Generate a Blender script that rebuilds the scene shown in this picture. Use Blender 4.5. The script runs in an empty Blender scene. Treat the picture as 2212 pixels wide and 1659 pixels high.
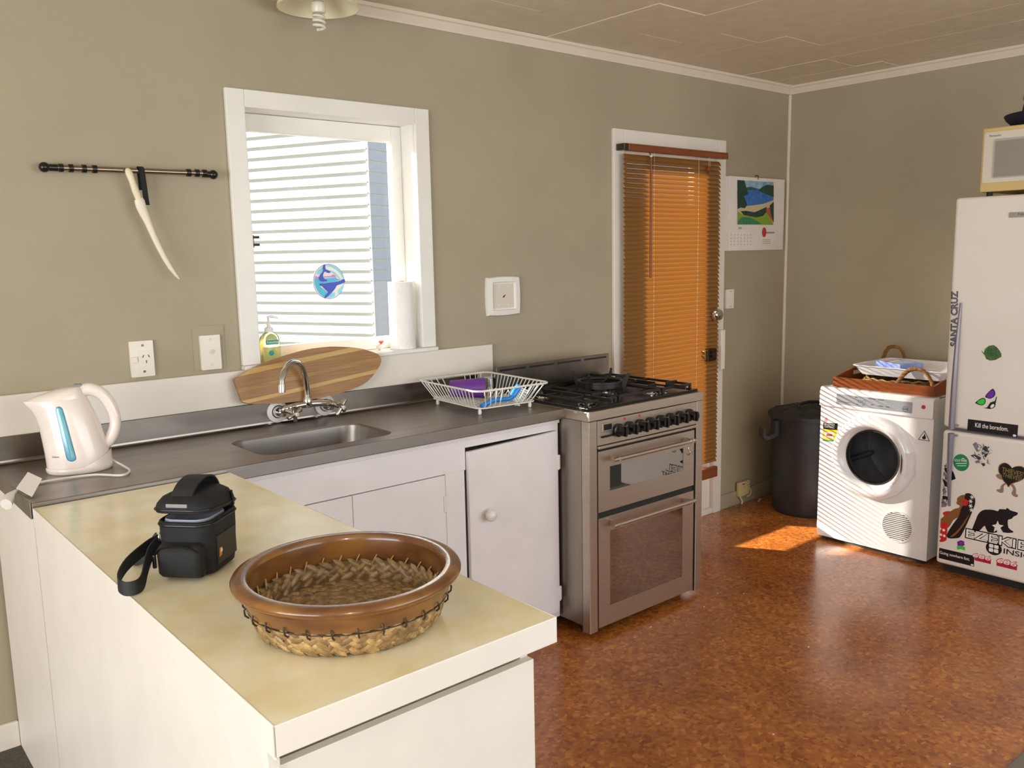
import bpy, bmesh, math, random
from mathutils import Vector, Matrix, geometry
random.seed(7)
SC = bpy.context.scene
COL = SC.collection
R = math.radians
PI = math.pi

# ------------------------------------------------------------------ camera
cd = bpy.data.cameras.new('camera')
cd.sensor_width = 36.0
cd.lens = 36.0 * 1870.17 / 2212.0
cd.clip_start = 0.02
cam = bpy.data.objects.new('camera', cd)
COL.objects.link(cam)
CAM = Vector((-1.2378, -2.9455, 1.4935))
_y, _p, _r = R(-40.2523), R(-8.5299), R(-1.1466)
fw = Vector((-math.sin(_y) * math.cos(_p), math.cos(_y) * math.cos(_p), math.sin(_p)))
rt0 = Vector((math.cos(_y), math.sin(_y), 0))
up0 = rt0.cross(fw)
crt = math.cos(_r) * rt0 + math.sin(_r) * up0
cup = -math.sin(_r) * rt0 + math.cos(_r) * up0
cam.matrix_world = Matrix(((crt.x, cup.x, -fw.x, CAM.x), (crt.y, cup.y, -fw.y, CAM.y),
                           (crt.z, cup.z, -fw.z, CAM.z), (0, 0, 0, 1)))
SC.camera = cam

# ------------------------------------------------------------------ view, world, sun, daylight, fill
SC.view_settings.view_transform = 'Standard'
SC.view_settings.look = 'None'
SC.view_settings.gamma = 1.0
SC.view_settings.use_curve_mapping = False
SC.view_settings.exposure = 0.14
wd = bpy.data.worlds.new('world')
SC.world = wd
wd.use_nodes = True
nt = wd.node_tree
nt.nodes.clear()
sky = nt.nodes.new('ShaderNodeTexSky')
sky.sky_type = 'HOSEK_WILKIE'
SUN = Vector((1.0, -1.6, -0.62)).normalized()
sky.sun_direction = -SUN
sky.turbidity = 3.0
sky.ground_albedo = 0.35
bg = nt.nodes.new('ShaderNodeBackground')
bg.inputs[1].default_value = 5.5
wo = nt.nodes.new('ShaderNodeOutputWorld')
tint = nt.nodes.new('ShaderNodeMix')
tint.data_type = 'RGBA'
tint.blend_type = 'MULTIPLY'
tint.inputs[0].default_value = 1.0
tint.inputs[7].default_value = (1.0, 0.98, 1.22, 1.0)
nt.links.new(sky.outputs[0], tint.inputs[6])
nt.links.new(tint.outputs[2], bg.inputs[0])
nt.links.new(bg.outputs[0], wo.inputs[0])


def light(name, kind, loc, energy, col=(1, 1, 1), look=None, **kw):
    d = bpy.data.lights.new(name, kind)
    d.energy = energy
    d.color = col
    for k, v in kw.items():
        setattr(d, k, v)
    o = bpy.data.objects.new(name, d)
    o.location = loc
    if look is not None:
        o.rotation_euler = Vector(look).to_track_quat('-Z', 'Y').to_euler()
    COL.objects.link(o)
    return o


light('sun', 'SUN', (-4, 8, 5), 25.0, (1.0, 0.93, 0.82), SUN, angle=R(1.15))
# daylight from unseen glazing on the left; the rear lamp is added fill
light('daylight_side_window', 'AREA', (-4.05, -2.6, 1.30), 110.0, (0.97, 0.985, 1.0), (1, 0.10, 0.0),
      shape='RECTANGLE', size=2.7, size_y=1.7)
light('rear_fill_light', 'AREA', (1.4, -5.05, 1.40), 60.0, (0.97, 0.985, 1.0), (0.0, 1, 0.0),
      shape='RECTANGLE', size=3.7, size_y=1.6)
# the camera's own flash, just above the lens
light('camera_flash', 'POINT', CAM + cup * 0.07 - fw * 0.02, 15.0, (1.0, 0.98, 0.96), shadow_soft_size=0.018)


# ------------------------------------------------------------------ materials
def lin(c):
    if isinstance(c, str):
        c = tuple(int(c[i:i + 2], 16) / 255 for i in (0, 2, 4))
    return tuple((v / 12.92 if v <= 0.04045 else ((v + 0.055) / 1.055) ** 2.4) for v in c) + (1.0,)


MATS = {}


def mat(name, col, rough=0.5, metal=0.0, col2=None, scale=8.0, stretch=(1, 1, 1), detail=4.0, lo=0.35, hi=0.65,
        bump=0.0, bscale=None, spec=0.5, coat=0.0, aniso=0.0, rough2=None, emit=None, estr=0.0, trans=0.0):
    """procedural principled material: noise-mixed colour, optional bump"""
    m = bpy.data.materials.new(name)
    m.use_nodes = True
    t = m.node_tree
    b = t.nodes['Principled BSDF']
    b.inputs['Base Color'].default_value = lin(col)
    b.inputs['Roughness'].default_value = rough
    b.inputs['Metallic'].default_value = metal
    b.inputs['Specular IOR Level'].default_value = spec
    b.inputs['Coat Weight'].default_value = coat
    b.inputs['Coat Roughness'].default_value = 0.08
    tc = t.nodes.new('ShaderNodeTexCoord')
    mp = t.nodes.new('ShaderNodeMapping')
    mp.inputs['Scale'].default_value = stretch
    t.links.new(tc.outputs['Object'], mp.inputs[0])
    nz = t.nodes.new('ShaderNodeTexNoise')
    nz.inputs['Scale'].default_value = scale
    nz.inputs['Detail'].default_value = detail
    t.links.new(mp.outputs[0], nz.inputs[0])
    cr = t.nodes.new('ShaderNodeValToRGB')
    cr.color_ramp.elements[0].position = lo
    cr.color_ramp.elements[1].position = hi
    cr.color_ramp.elements[0].color = lin(col)
    if col2 is None:
        c = lin(col)
        col2l = tuple(min(1, v * 0.955) for v in c[:3]) + (1,)
    else:
        col2l = lin(col2)
    cr.color_ramp.elements[1].color = col2l
    t.links.new(nz.outputs[0], cr.inputs[0])
    t.links.new(cr.outputs[0], b.inputs['Base Color'])
    if rough2 is not None:
        mr = t.nodes.new('ShaderNodeMapRange')
        mr.inputs[3].default_value = rough
        mr.inputs[4].default_value = rough2
        t.links.new(nz.outputs[0], mr.inputs[0])
        t.links.new(mr.outputs[0], b.inputs['Roughness'])
    if bump:
        n2 = t.nodes.new('ShaderNodeTexNoise')
        n2.inputs['Scale'].default_value = bscale or scale * 4
        n2.inputs['Detail'].default_value = 3
        t.links.new(mp.outputs[0], n2.inputs[0])
        bp = t.nodes.new('ShaderNodeBump')
        bp.inputs['Strength'].default_value = bump
        bp.inputs['Distance'].default_value = 0.004
        t.links.new(n2.outputs[0], bp.inputs['Height'])
        t.links.new(bp.outputs[0], b.inputs['Normal'])
    if emit:
        b.inputs['Emission Color'].default_value = lin(emit)
        b.inputs['Emission Strength'].default_value = estr
    if trans:
        b.inputs['Transmission Weight'].default_value = trans
    MATS[name] = m
    return m


def glassmat(name, tint, refl_rough=0.02, gloss=0.08, ior=1.45):
    """thin pane: tinted see-through plus a fresnel reflection"""
    m = bpy.data.materials.new(name)
    m.use_nodes = True
    t = m.node_tree
    t.nodes.clear()
    o = t.nodes.new('ShaderNodeOutputMaterial')
    tr = t.nodes.new('ShaderNodeBsdfTransparent')
    tr.inputs[0].default_value = lin(tint)
    gl = t.nodes.new('ShaderNodeBsdfGlossy')
    gl.inputs['Roughness'].default_value = refl_rough
    lw = t.nodes.new('ShaderNodeFresnel')
    lw.inputs[0].default_value = ior
    ad = t.nodes.new('ShaderNodeMath')
    ad.operation = 'ADD'
    ad.inputs[1].default_value = gloss
    t.links.new(lw.outputs[0], ad.inputs[0])
    mx = t.nodes.new('ShaderNodeMixShader')
    t.links.new(ad.outputs[0], mx.inputs[0])
    t.links.new(tr.outputs[0], mx.inputs[1])
    t.links.new(gl.outputs[0], mx.inputs[2])
    t.links.new(mx.outputs[0], o.inputs[0])
    MATS[name] = m
    return m


def translucentmat(name, col, col2, amount):
    """thin stained slat: diffuse both ways plus a soft varnish"""
    m = mat(name, col, 0.35, 0, col2, 6, (0.6, 30, 30), 4)
    t = m.node_tree
    b = t.nodes['Principled BSDF']
    out = [n for n in t.nodes if n.type == 'OUTPUT_MATERIAL'][0]
    cr = [n for n in t.nodes if n.type == 'VALTORGB'][0]
    tl = t.nodes.new('ShaderNodeBsdfTranslucent')
    gm = t.nodes.new('ShaderNodeMix')
    gm.data_type = 'RGBA'
    gm.blend_type = 'MIX'
    gm.inputs[0].default_value = 0.65
    gm.inputs[7].default_value = lin('F4C470')
    t.links.new(cr.outputs[0], gm.inputs[6])
    t.links.new(gm.outputs[2], tl.inputs[0])
    mx = t.nodes.new('ShaderNodeMixShader')
    mx.inputs[0].default_value = amount
    t.links.new(b.outputs[0], mx.inputs[1])
    t.links.new(tl.outputs[0], mx.inputs[2])
    t.links.new(mx.outputs[0], out.inputs[0])
    return m


def corkmat():
    m = bpy.data.materials.new('cork')
    m.use_nodes = True
    t = m.node_tree
    b = t.nodes['Principled BSDF']
    tc = t.nodes.new('ShaderNodeTexCoord')
    # wobble so the granules are ragged
    wob = t.nodes.new('ShaderNodeTexNoise')
    wob.inputs['Scale'].default_value = 55
    wob.inputs['Detail'].default_value = 3
    t.links.new(tc.outputs['Object'], wob.inputs[0])
    vm = t.nodes.new('ShaderNodeVectorMath')
    vm.operation = 'MULTIPLY_ADD'
    vm.inputs[1].default_value = (0.02, 0.02, 0.0)
    t.links.new(wob.outputs[1], vm.inputs[0])
    t.links.new(tc.outputs['Object'], vm.inputs[2])
    vo = t.nodes.new('ShaderNodeTexVoronoi')
    vo.inputs['Scale'].default_value = 75
    t.links.new(vm.outputs[0], vo.inputs['Vector'])
    sep = t.nodes.new('ShaderNodeSeparateColor')
    t.links.new(vo.outputs['Color'], sep.inputs[0])
    cr = t.nodes.new('ShaderNodeValToRGB')
    e = cr.color_ramp.elements
    e[0].position, e[0].color = 0.0, lin('924E24')
    e[1].position, e[1].color = 1.0, lin('CC843A')
    for p, c in ((0.3, 'AA622A'), (0.6, 'B26A2E'), (0.85, 'BE7632')):
        x = e.new(p)
        x.color = lin(c)
    t.links.new(sep.outputs[0], cr.inputs[0])
    # broad tonal drift
    n2 = t.nodes.new('ShaderNodeTexNoise')
    n2.inputs['Scale'].default_value = 3.5
    n2.inputs['Detail'].default_value = 6
    t.links.new(tc.outputs['Object'], n2.inputs[0])
    c2 = t.nodes.new('ShaderNodeValToRGB')
    c2.color_ramp.elements[0].position, c2.color_ramp.elements[0].color = 0.32, (0.74, 0.70, 0.66, 1)
    c2.color_ramp.elements[1].position, c2.color_ramp.elements[1].color = 0.68, (1.06, 1.06, 1.06, 1)
    t.links.new(n2.outputs[0], c2.inputs[0])
    mu = t.nodes.new('ShaderNodeMix')
    mu.data_type = 'RGBA'
    mu.blend_type = 'MULTIPLY'
    mu.inputs[0].default_value = 1
    t.links.new(cr.outputs[0], mu.inputs[6])
    t.links.new(c2.outputs[0], mu.inputs[7])
    # dark bark flecks
    n3 = t.nodes.new('ShaderNodeTexNoise')
    n3.inputs['Scale'].default_value = 38
    n3.inputs['Detail'].default_value = 5
    n3.inputs['Roughness'].default_value = 0.7
    t.links.new(tc.outputs['Object'], n3.inputs[0])
    c3 = t.nodes.new('ShaderNodeValToRGB')
    c3.color_ramp.elements[0].position, c3.color_ramp.elements[0].color = 0.27, (0.30, 0.24, 0.20, 1)
    c3.color_ramp.elements[1].position, c3.color_ramp.elements[1].color = 0.40, (1, 1, 1, 1)
    t.links.new(n3.outputs[0], c3.inputs[0])
    m2 = t.nodes.new('ShaderNodeMix')
    m2.data_type = 'RGBA'
    m2.blend_type = 'MULTIPLY'
    m2.inputs[0].default_value = 0.85
    t.links.new(mu.outputs[2], m2.inputs[6])
    t.links.new(c3.outputs[0], m2.inputs[7])
    t.links.new(m2.outputs[2], b.inputs['Base Color'])
    b.inputs['Roughness'].default_value = 0.22
    b.inputs['Coat Weight'].default_value = 0.35
    b.inputs['Coat Roughness'].default_value = 0.24
    bp = t.nodes.new('ShaderNodeBump')
    bp.inputs['Strength'].default_value = 0.22
    bp.inputs['Distance'].default_value = 0.002
    t.links.new(n3.outputs[0], bp.inputs['Height'])
    t.links.new(bp.outputs[0], b.inputs['Normal'])
    MATS['cork'] = m
    return m


corkmat()
mat('wall_paint', 'ADA28A', 0.62, 0, 'A79C84', 2.5, bump=0.10, bscale=160)
mat('ceiling_paint', 'E2D3BC', 0.55, 0, 'DACAB2', 14, bump=0.25, bscale=70)
mat('cornice_paint', 'E6D8C6', 0.4)
mat('trim_white', 'EAE4DA', 0.32, bump=0.03, bscale=40)
mat('window_white', 'F0EEE8', 0.35, bump=0.03, bscale=40)
mat('cupboard_white', 'F0ECEC', 0.34, bump=0.05, bscale=30)
mat('peninsula_white', 'EDE6DA', 0.42, bump=0.03, bscale=90)
mat('carpet', '5A5650', 0.95, 0, '46423D', 120, bump=0.8, bscale=400)
mat('metal_strip', '8F8E86', 0.35, 0.9)
mat('steel', '9E978F', 0.33, 1.0, '958E86', 3, (1.5, 8, 8), rough2=0.43)
mat('steel_stove', 'CBBFB2', 0.36, 1.0, 'C4B7AA', 3, (2, 2, 60), rough2=0.42)
mat('steel_side', 'A8A096', 0.33, 1.0, '978F86', 3, (3, 3, 0.4), rough2=0.42)
mat('steel_upstand', '8C857D', 0.22, 1.0, '847D75', 3, (1.5, 8, 8), rough2=0.26)
mat('steel_dark', '6F665E', 0.30, 1.0, '5C544D', 6)
mat('steel_splash', '8E867C', 0.27, 1.0, '6E675F', 5, rough2=0.40)
mat('chrome', 'DAD8D6', 0.06, 1.0)
mat('brass_worn', 'A98F5E', 0.25, 1.0)
mat('bronze', '5B4636', 0.3, 0.9)
mat('enamel_black', '14130F', 0.22, 0, '1D1B16', 20)
mat('iron_black', '191713', 0.45, 0, '23201A', 40, bump=0.1)
mat('plastic_black', '12110F', 0.22)
mat('plastic_white', 'EEEBE3', 0.28)
mat('socket_white', 'ECE6D9', 0.30)
mat('cream_plastic', 'E6DBB4', 0.4)
mat('kettle_white', 'F3E7DF', 0.22, coat=0.4)
mat('kettle_window', '5FA7BC', 0.12, 0, '7FBFCB', 14, coat=0.5)
mat('kettle_window_rim', '3E86A8', 0.15)
mat('grey_button', '8C8E98', 0.4)
mat('rubber_dark', '22211F', 0.7)
mat('laminate', 'FAF4D6', 0.22, 0, 'F0E2B2', 9, lo=0.36, hi=0.66, detail=7, spec=1.0)
mat('bamboo', 'A87C4A', 0.42, 0, '906838', 5, (1.5, 60, 60), detail=5)
mat('bamboo_light', 'D0AA6C', 0.42, 0, 'C29A58', 5, (1.5, 60, 60), detail=5)
mat('bamboo_mid', 'B4884F', 0.42, 0, '9C7442', 5, (1.5, 60, 60), detail=5)
mat('bag_black', '0D0D0F', 0.72, 0, '131316', 60, bump=0.25, bscale=500)
mat('bag_webbing', '17181B', 0.55, 0, '1E2024', 80, bump=0.3, bscale=600)
mat('bag_lining', '8E95A2', 0.7, bump=0.4, bscale=120)
mat('bag_trim', '0A0A0C', 0.35)
mat('orange_patch', 'E08428', 0.5)
mat('bowl_wood', '6A4022', 0.24, 0, 'A07232', 9, (1, 1, 2.5), detail=6, lo=0.42, hi=0.74, coat=0.4)
mat('bowl_wood_wall', '5C361C', 0.28, 0, '8A5C28', 8, (1, 1, 2.5), detail=5, coat=0.35)
mat('wicker', '9A7A4A', 0.42, 0, '6B5130', 60, detail=4, coat=0.15, bump=0.3, bscale=200)
mat('wicker_light', 'BC9C66', 0.40, 0, '8A6A3C', 60, detail=4, coat=0.2, bump=0.3, bscale=200)
mat('wicker_inner', 'A58864', 0.4, 0, '77603F', 60, detail=4, coat=0.25, bump=0.3, bscale=200)
mat('wicker_core', '66502F', 0.8)
mat('wire_dark', '3B2C1A', 0.4, 0.3)
mat('rack_white', 'E9E8E0', 0.25, coat=0.2)
mat('cup_purple', '6A3292', 0.35, 0, '743C9A', 8)
mat('brush_blue', '1F7FD8', 0.28)
mat('bristle_white', 'F0F0EC', 0.5)
mat('tap_white', 'F0EEE8', 0.3)
translucentmat('slat_wood', 'A07440', '906636', 0.26)
mat('valance_wood', '8A4A26', 0.38, 0, '7A3E1E', 5, (0.6, 20, 20))
mat('cord_cream', 'D8C9A6', 0.8)
mat('bin_black', '26262A', 0.42, 0, '2C2C2E', 30, bump=0.05)
mat('dryer_white', 'F1EDEC', 0.22, coat=0.4)
mat('dryer_side', 'E6E8EA', 0.25, coat=0.3)
mat('dryer_panel', 'B4B7BE', 0.3, 0.3)
mat('print_dark', '3A3A40', 0.5)
mat('print_grey', '7C7C82', 0.5)
mat('print_red', 'D23440', 0.5)
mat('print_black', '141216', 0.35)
mat('print_white', 'F1F0EC', 0.4)
mat('print_yellow', 'E3C61E', 0.5)
mat('print_pink', 'E79AA6', 0.5)
mat('print_teal', '2E9E8C', 0.5)
mat('drum_steel', 'B9BDBF', 0.4, 1.0, '85898C', 5)
mat('wood_tray', '8C481D', 0.33, 0, '6F3413', 6, (30, 1.2, 30), detail=5, coat=0.3)
mat('wood_tray_dark', '4A2712', 0.5, 0, '3A1E0E', 8)
mat('tray_white', 'E6E3E4', 0.22)
mat('rope', '9A6B35', 0.75, 0, '75491F', 50, bump=0.6, bscale=160)
mat('reed', 'B08B4E', 0.6, 0, '8E6A34', 40)
mat('box_blue', '6E82C4', 0.5, 0, '8FA2D8', 20)
mat('box_print', 'C7CBE4', 0.5)
mat('fridge_white', 'EDE6DD', 0.24, 0, 'EAE2D8', 3, coat=0.35)
mat('handle_grey', '8B8590', 0.32, 0.35)
mat('badge_grey', 'A8A29A', 0.35, 0.6)
mat('tab_grey', '8B8B88', 0.6)
mat('microwave_cream', 'D9BC7C', 0.45)
mat('microwave_white', 'DED5C6', 0.35)
mat('microwave_mesh', '8F8B80', 0.35, 0, '9A968B', 300)
mat('microwave_border', 'B5B1A8', 0.4)
mat('hat_navy', '1C1A30', 0.75, 0, '25223C', 60, bump=0.3)
mat('hat_yellow', 'C98A1E', 0.7)
mat('paper_white', 'EDE6E0', 0.6)
mat('towel_paper', 'F6F4F0', 0.85, bump=0.6, bscale=140)
mat('soap_green', 'F0F7BE', 0.12, trans=0.9)
mat('soap_pump', 'F2F2F4', 0.3)
mat('label_teal', '149A8C', 0.4)
mat('weatherboard', 'F1EFEA', 0.55, bump=0.05, bscale=30)
mat('grass_ground', '4C5636', 0.95, 0, '3E482C', 6)
mat('shade_cream', 'E6DDBE', 0.45)
mat('bulb_white', 'E8E4D6', 0.22)
mat('knife_white', 'EFE3D2', 0.40)
mat('knife_handle', 'E8DDBC', 0.38)
mat('strap_black', '17171A', 0.75)
mat('rod_steel', '9B8C7E', 0.25, 1.0)
mat('cyan', '4FC4E6', 0.4)
mat('cyan_light', '8EDCF0', 0.4)
mat('whale_blue', '3A55C8', 0.4)
mat('whale_pink', 'D884DC', 0.4)
mat('st_green', '1E8A54', 0.4)
mat('st_leaf', '4F7A3A', 0.45, 0, '2E5526', 120)
mat('st_lime', '35D04A', 0.4)
mat('st_purple', '6B28A8', 0.4)
mat('st_skin', '8A5A2C', 0.45)
mat('st_hair', '1A0F10', 0.4)
mat('st_streak', '8A5A20', 0.45)
mat('st_red', 'D02028', 0.4)
mat('st_gold', '9C8B4A', 0.45)
mat('st_tan', '9A7A68', 0.45)
mat('st_crimson', 'B01C44', 0.4)
mat('art_sea', '2C62B0', 0.5, 0, '3E7CC8', 40)
mat('art_sky', '5E9AC8', 0.5, 0, 'A8C8D8', 25)
mat('art_dark', '1E3A30', 0.5, 0, '244A3A', 60)
mat('art_hill', '2F5A58', 0.5)
mat('art_sand', 'D2BE96', 0.5)
mat('art_lawn', '86A832', 0.5)
mat('art_bush', '2E7260', 0.5, 0, '48905A', 90)
mat('art_roof', 'B0604A', 0.5)
mat('phone_cream', 'D6C690', 0.45)
mat('orange_trinket', 'D8602E', 0.5)
glassmat('window_glass', 'FFFFFF', 0.02, 0.0, 1.15)
glassmat('oven_glass', '14110D', 0.015, 0.48)
glassmat('oven_glass_low', '2A1D12', 0.03, 0.50)
glassmat('dryer_glass', 'C4C6C8', 0.02, 0.02)
glassmat('clear_plastic', 'F4F4F4', 0.05, 0.05)


# ------------------------------------------------------------------ geometry helpers
def V(*a):
    return Vector(a)


class G:
    def __init__(s):
        s.v, s.f, s.mi, s.m = [], [], [], 0

    def add(s, vs, fs):
        o = len(s.v)
        s.v += [Vector(p) for p in vs]
        for q in fs:
            s.f.append(tuple(i + o for i in q))
            s.mi.append(s.m)
        return s

    def box(s, a, b, rot=None, piv=None):
        x0, y0, z0 = a
        x1, y1, z1 = b
        vs = [V(x0, y0, z0), V(x1, y0, z0), V(x1, y1, z0), V(x0, y1, z0),
              V(x0, y0, z1), V(x1, y0, z1), V(x1, y1, z1), V(x0, y1, z1)]
        if rot is not None:
            p = Vector(piv) if piv is not None else (Vector(a) + Vector(b)) / 2
            vs = [rot @ (q - p) + p for q in vs]
        return s.add(vs, [(0, 3, 2, 1), (4, 5, 6, 7), (0, 1, 5, 4), (1, 2, 6, 5), (2, 3, 7, 6), (3, 0, 4, 7)])

    def frame(s, d):
        d = Vector(d).normalized()
        a = V(0, 0, 1) if abs(d.z) < 0.9 else V(1, 0, 0)
        u = d.cross(a).normalized()
        return u, d.cross(u).normalized()

    def cyl(s, p0, p1, r0, r1=None, n=16, caps=True):
        p0, p1 = Vector(p0), Vector(p1)
        r1 = r0 if r1 is None else r1
        u, w = s.frame(p1 - p0)
        vs = []
        for p, r in ((p0, r0), (p1, r1)):
            vs += [p + (u * math.cos(2 * PI * i / n) + w * math.sin(2 * PI * i / n)) * r for i in range(n)]
        fs = [(i, (i + 1) % n, n + (i + 1) % n, n + i) for i in range(n)]
        if caps:
            fs += [tuple(range(n - 1, -1, -1)), tuple(range(n, 2 * n))]
        return s.add(vs, fs)

    def tube(s, pts, r, n=8, closed=False, flat=None):
        """r: number or list; flat=(rw, rt, up) makes a ribbon section"""
        pts = [Vector(p) for p in pts]
        k = len(pts)
        rs = r if isinstance(r, (list, tuple)) else [r] * k
        vs = []
        pu = None
        for i, p in enumerate(pts):
            if closed:
                d = pts[(i + 1) % k] - pts[i - 1]
            else:
                d = pts[min(i + 1, k - 1)] - pts[max(i - 1, 0)]
            d.normalize()
            if pu is None:
                u, w = s.frame(d)
            else:
                u = (pu - d * pu.dot(d))
                u = u.normalized() if u.length > 1e-6 else s.frame(d)[0]
                w = d.cross(u)
            pu = u
            for j in range(n):
                a = 2 * PI * j / n
                vs.append(p + (u * math.cos(a) + w * math.sin(a)) * rs[i])
        fs = []
        for i in range(k if closed else k - 1):
            a, b = i * n, ((i + 1) % k) * n
            fs += [(a + j, a + (j + 1) % n, b + (j + 1) % n, b + j) for j in range(n)]
        if not closed:
            fs += [tuple(range(n - 1, -1, -1)), tuple(range((k - 1) * n, k * n))]
        return s.add(vs, fs)

    def ribbon(s, pts, sides, w, t):
        """flat strap: pts centre line, sides = width direction per point"""
        pts = [Vector(p) for p in pts]
        k = len(pts)
        vs = []
        for i, p in enumerate(pts):
            d = (pts[min(i + 1, k - 1)] - pts[max(i - 1, 0)]).normalized()
            sd = Vector(sides[i]).normalized()
            nn = d.cross(sd).normalized()
            vs += [p + sd * w / 2 + nn * t / 2, p - sd * w / 2 + nn * t / 2, p - sd * w / 2 - nn * t / 2, p + sd * w / 2 - nn * t / 2]
        fs = []
        for i in range(k - 1):
            a, b = 4 * i, 4 * i + 4
            fs += [(a + j, a + (j + 1) % 4, b + (j + 1) % 4, b + j) for j in range(4)]
        fs += [(3, 2, 1, 0), (4 * k - 4, 4 * k - 3, 4 * k - 2, 4 * k - 1)]
        return s.add(vs, fs)

    def lathe(s, prof, c=(0, 0, 0), n=32, axis=(0, 0, 1), capA=False, capB=False):
        c = Vector(c)
        ax = Vector(axis).normalized()
        u, w = s.frame(ax)
        vs = []
        for r, z in prof:
            vs += [c + ax * z + (u * math.cos(2 * PI * j / n) + w * math.sin(2 * PI * j / n)) * r for j in range(n)]
        fs = []
        for i in range(len(prof) - 1):
            a, b = i * n, (i + 1) * n
            fs += [(a + j, a + (j + 1) % n, b + (j + 1) % n, b + j) for j in range(n)]
        if capA:
            fs.append(tuple(range(n - 1, -1, -1)))
        if capB:
            fs.append(tuple(range((len(prof) - 1) * n, len(prof) * n)))
        return s.add(vs, fs)

    def loft(s, rings, capA=True, capB=True):
        n = len(rings[0])
        vs = [p for r in rings for p in r]
        fs = []
        for i in range(len(rings) - 1):
            a, b = i * n, (i + 1) * n
            fs += [(a + j, a + (j + 1) % n, b + (j + 1) % n, b + j) for j in range(n)]
        if capA:
            fs.append(tuple(range(n - 1, -1, -1)))
        if capB:
            fs.append(tuple(range((len(rings) - 1) * n, len(rings) * n)))
        return s.add(vs, fs)

    def poly(s, pts, fr, off=0.0):
        """flat filled outline on a plane fr=(origin,u,v)"""
        o, u, w = (Vector(q) for q in fr)
        nn = u.cross(w).normalized()
        tri = geometry.tessellate_polygon([[V(a, b, 0) for a, b in pts]])
        vs = [o + u * a + w * b + nn * off for a, b in pts]
        fs = []
        for t in tri:
            a, b, c = (vs[i] for i in t)
            fs.append(t if (b - a).cross(c - a).dot(nn) > 0 else (t[0], t[2], t[1]))
        return s.add(vs, fs)

    def prism(s, pts, fr, d0, d1):
        """outline on plane fr extruded along the plane's normal from d0 to d1"""
        o, u, w = (Vector(q) for q in fr)
        nn = u.cross(w).normalized()
        area = sum(pts[i - 1][0] * pts[i][1] - pts[i][0] * pts[i - 1][1] for i in range(len(pts)))
        if area < 0:
            pts = pts[::-1]
        n = len(pts)
        A = [o + u * a + w * b + nn * d0 for a, b in pts]
        B = [o + u * a + w * b + nn * d1 for a, b in pts]
        s.add(A + B, [(i, (i + 1) % n, n + (i + 1) % n, n + i) for i in range(n)])
        base = len(s.v) - 2 * n
        for t in geometry.tessellate_polygon([[V(a, b, 0) for a, b in pts]]):
            p, q, r = (V(*pts[i], 0) for i in t)
            if (q - p).cross(r - p).z < 0:
                t = (t[0], t[2], t[1])
            s.f.append(tuple(base + n + i for i in t))
            s.mi.append(s.m)
            s.f.append(tuple(base + i for i in (t[0], t[2], t[1])))
            s.mi.append(s.m)
        return s

    def ball(s, c, r, n=16, sc=(1, 1, 1)):
        c = Vector(c)
        k = max(4, n // 2)
        rings = []
        for i in range(1, k):
            a = PI * i / k
            rings.append([c + V(r * sc[0] * math.sin(a) * math.cos(2 * PI * j / n), r * sc[1] * math.sin(a) * math.sin(2 * PI * j / n),
                                -r * sc[2] * math.cos(a)) for j in range(n)])
        o = len(s.v)
        s.loft(rings, False, False)
        s.v += [c + V(0, 0, -r * sc[2]), c + V(0, 0, r * sc[2])]
        b, t = len(s.v) - 2, len(s.v) - 1
        last = o + (len(rings) - 1) * n
        for j in range(n):
            s.f.append((b, o + (j + 1) % n, o + j))
            s.f.append((t, last + j, last + (j + 1) % n))
            s.mi += [s.m, s.m]
        return s

    def mesh(s, me, mtx):
        return s.add([mtx @ v.co for v in me.vertices], [tuple(p.vertices) for p in me.polygons])

    def build(s, name, mats, parent=None, bevel=0.0, smooth=None, seg=2, label=None, cat=None, group=None, kind=None):
        vs = s.v
        loc = None
        if parent is not None:
            if parent.name in WORLDLOC:
                o = WORLDLOC[parent.name]
                vs = [p - o for p in vs]
        else:
            lo = Vector([min(p[i] for p in vs) for i in range(3)])
            hi = Vector([max(p[i] for p in vs) for i in range(3)])
            loc = V((lo.x + hi.x) / 2, (lo.y + hi.y) / 2, lo.z)
            vs = [p - loc for p in vs]
        me = bpy.data.meshes.new(name)
        me.from_pydata([tuple(p) for p in vs], [], s.f)
        ml = mats if isinstance(mats, (list, tuple)) else [mats]
        for q in ml:
            me.materials.append(MATS[q])
        if len(ml) > 1:
            me.polygons.foreach_set('material_index', s.mi)
        me.update()
        if smooth is not None:
            me.shade_smooth()
            me.set_sharp_from_angle(angle=R(smooth))
        o = bpy.data.objects.new(name, me)
        COL.objects.link(o)
        if parent is not None:
            o.parent = parent
            if parent.name in WORLDLOC:
                WORLDLOC[o.name] = WORLDLOC[parent.name]
        else:
            o.location = loc
        if bevel:
            b = o.modifiers.new('edge', 'BEVEL')
            b.width = bevel
            b.segments = seg
            b.limit_method = 'ANGLE'
            b.angle_limit = R(40)
        tag(o, label, cat, group, kind)
        return o


WORLDLOC = {}


def tag(o, label=None, cat=None, group=None, kind=None):
    for k, v in (('label', label), ('category', cat), ('group', group), ('kind', kind)):
        if v:
            o[k] = v
    return o


def thing(name, label, cat, loc, rz=None, group=None, kind=None):
    """an Empty at the thing's base; parts are given in world coordinates, or in local ones when rz is set"""
    o = bpy.data.objects.new(name, None)
    o.empty_display_size = 0.05
    COL.objects.link(o)
    o.location = loc
    if rz is None:
        WORLDLOC[o.name] = Vector(loc)
    else:
        o.rotation_euler = (0, 0, rz)
    return tag(o, label, cat, group, kind)


def dup(o, parent=None, d=(0, 0, 0), rz=None):
    c = o.copy()
    COL.objects.link(c)
    c.parent = parent if parent is not None else o.parent
    c.location = o.location + Vector(d)
    if rz is not None:
        c.rotation_euler = (0, 0, rz)
    return c


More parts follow.
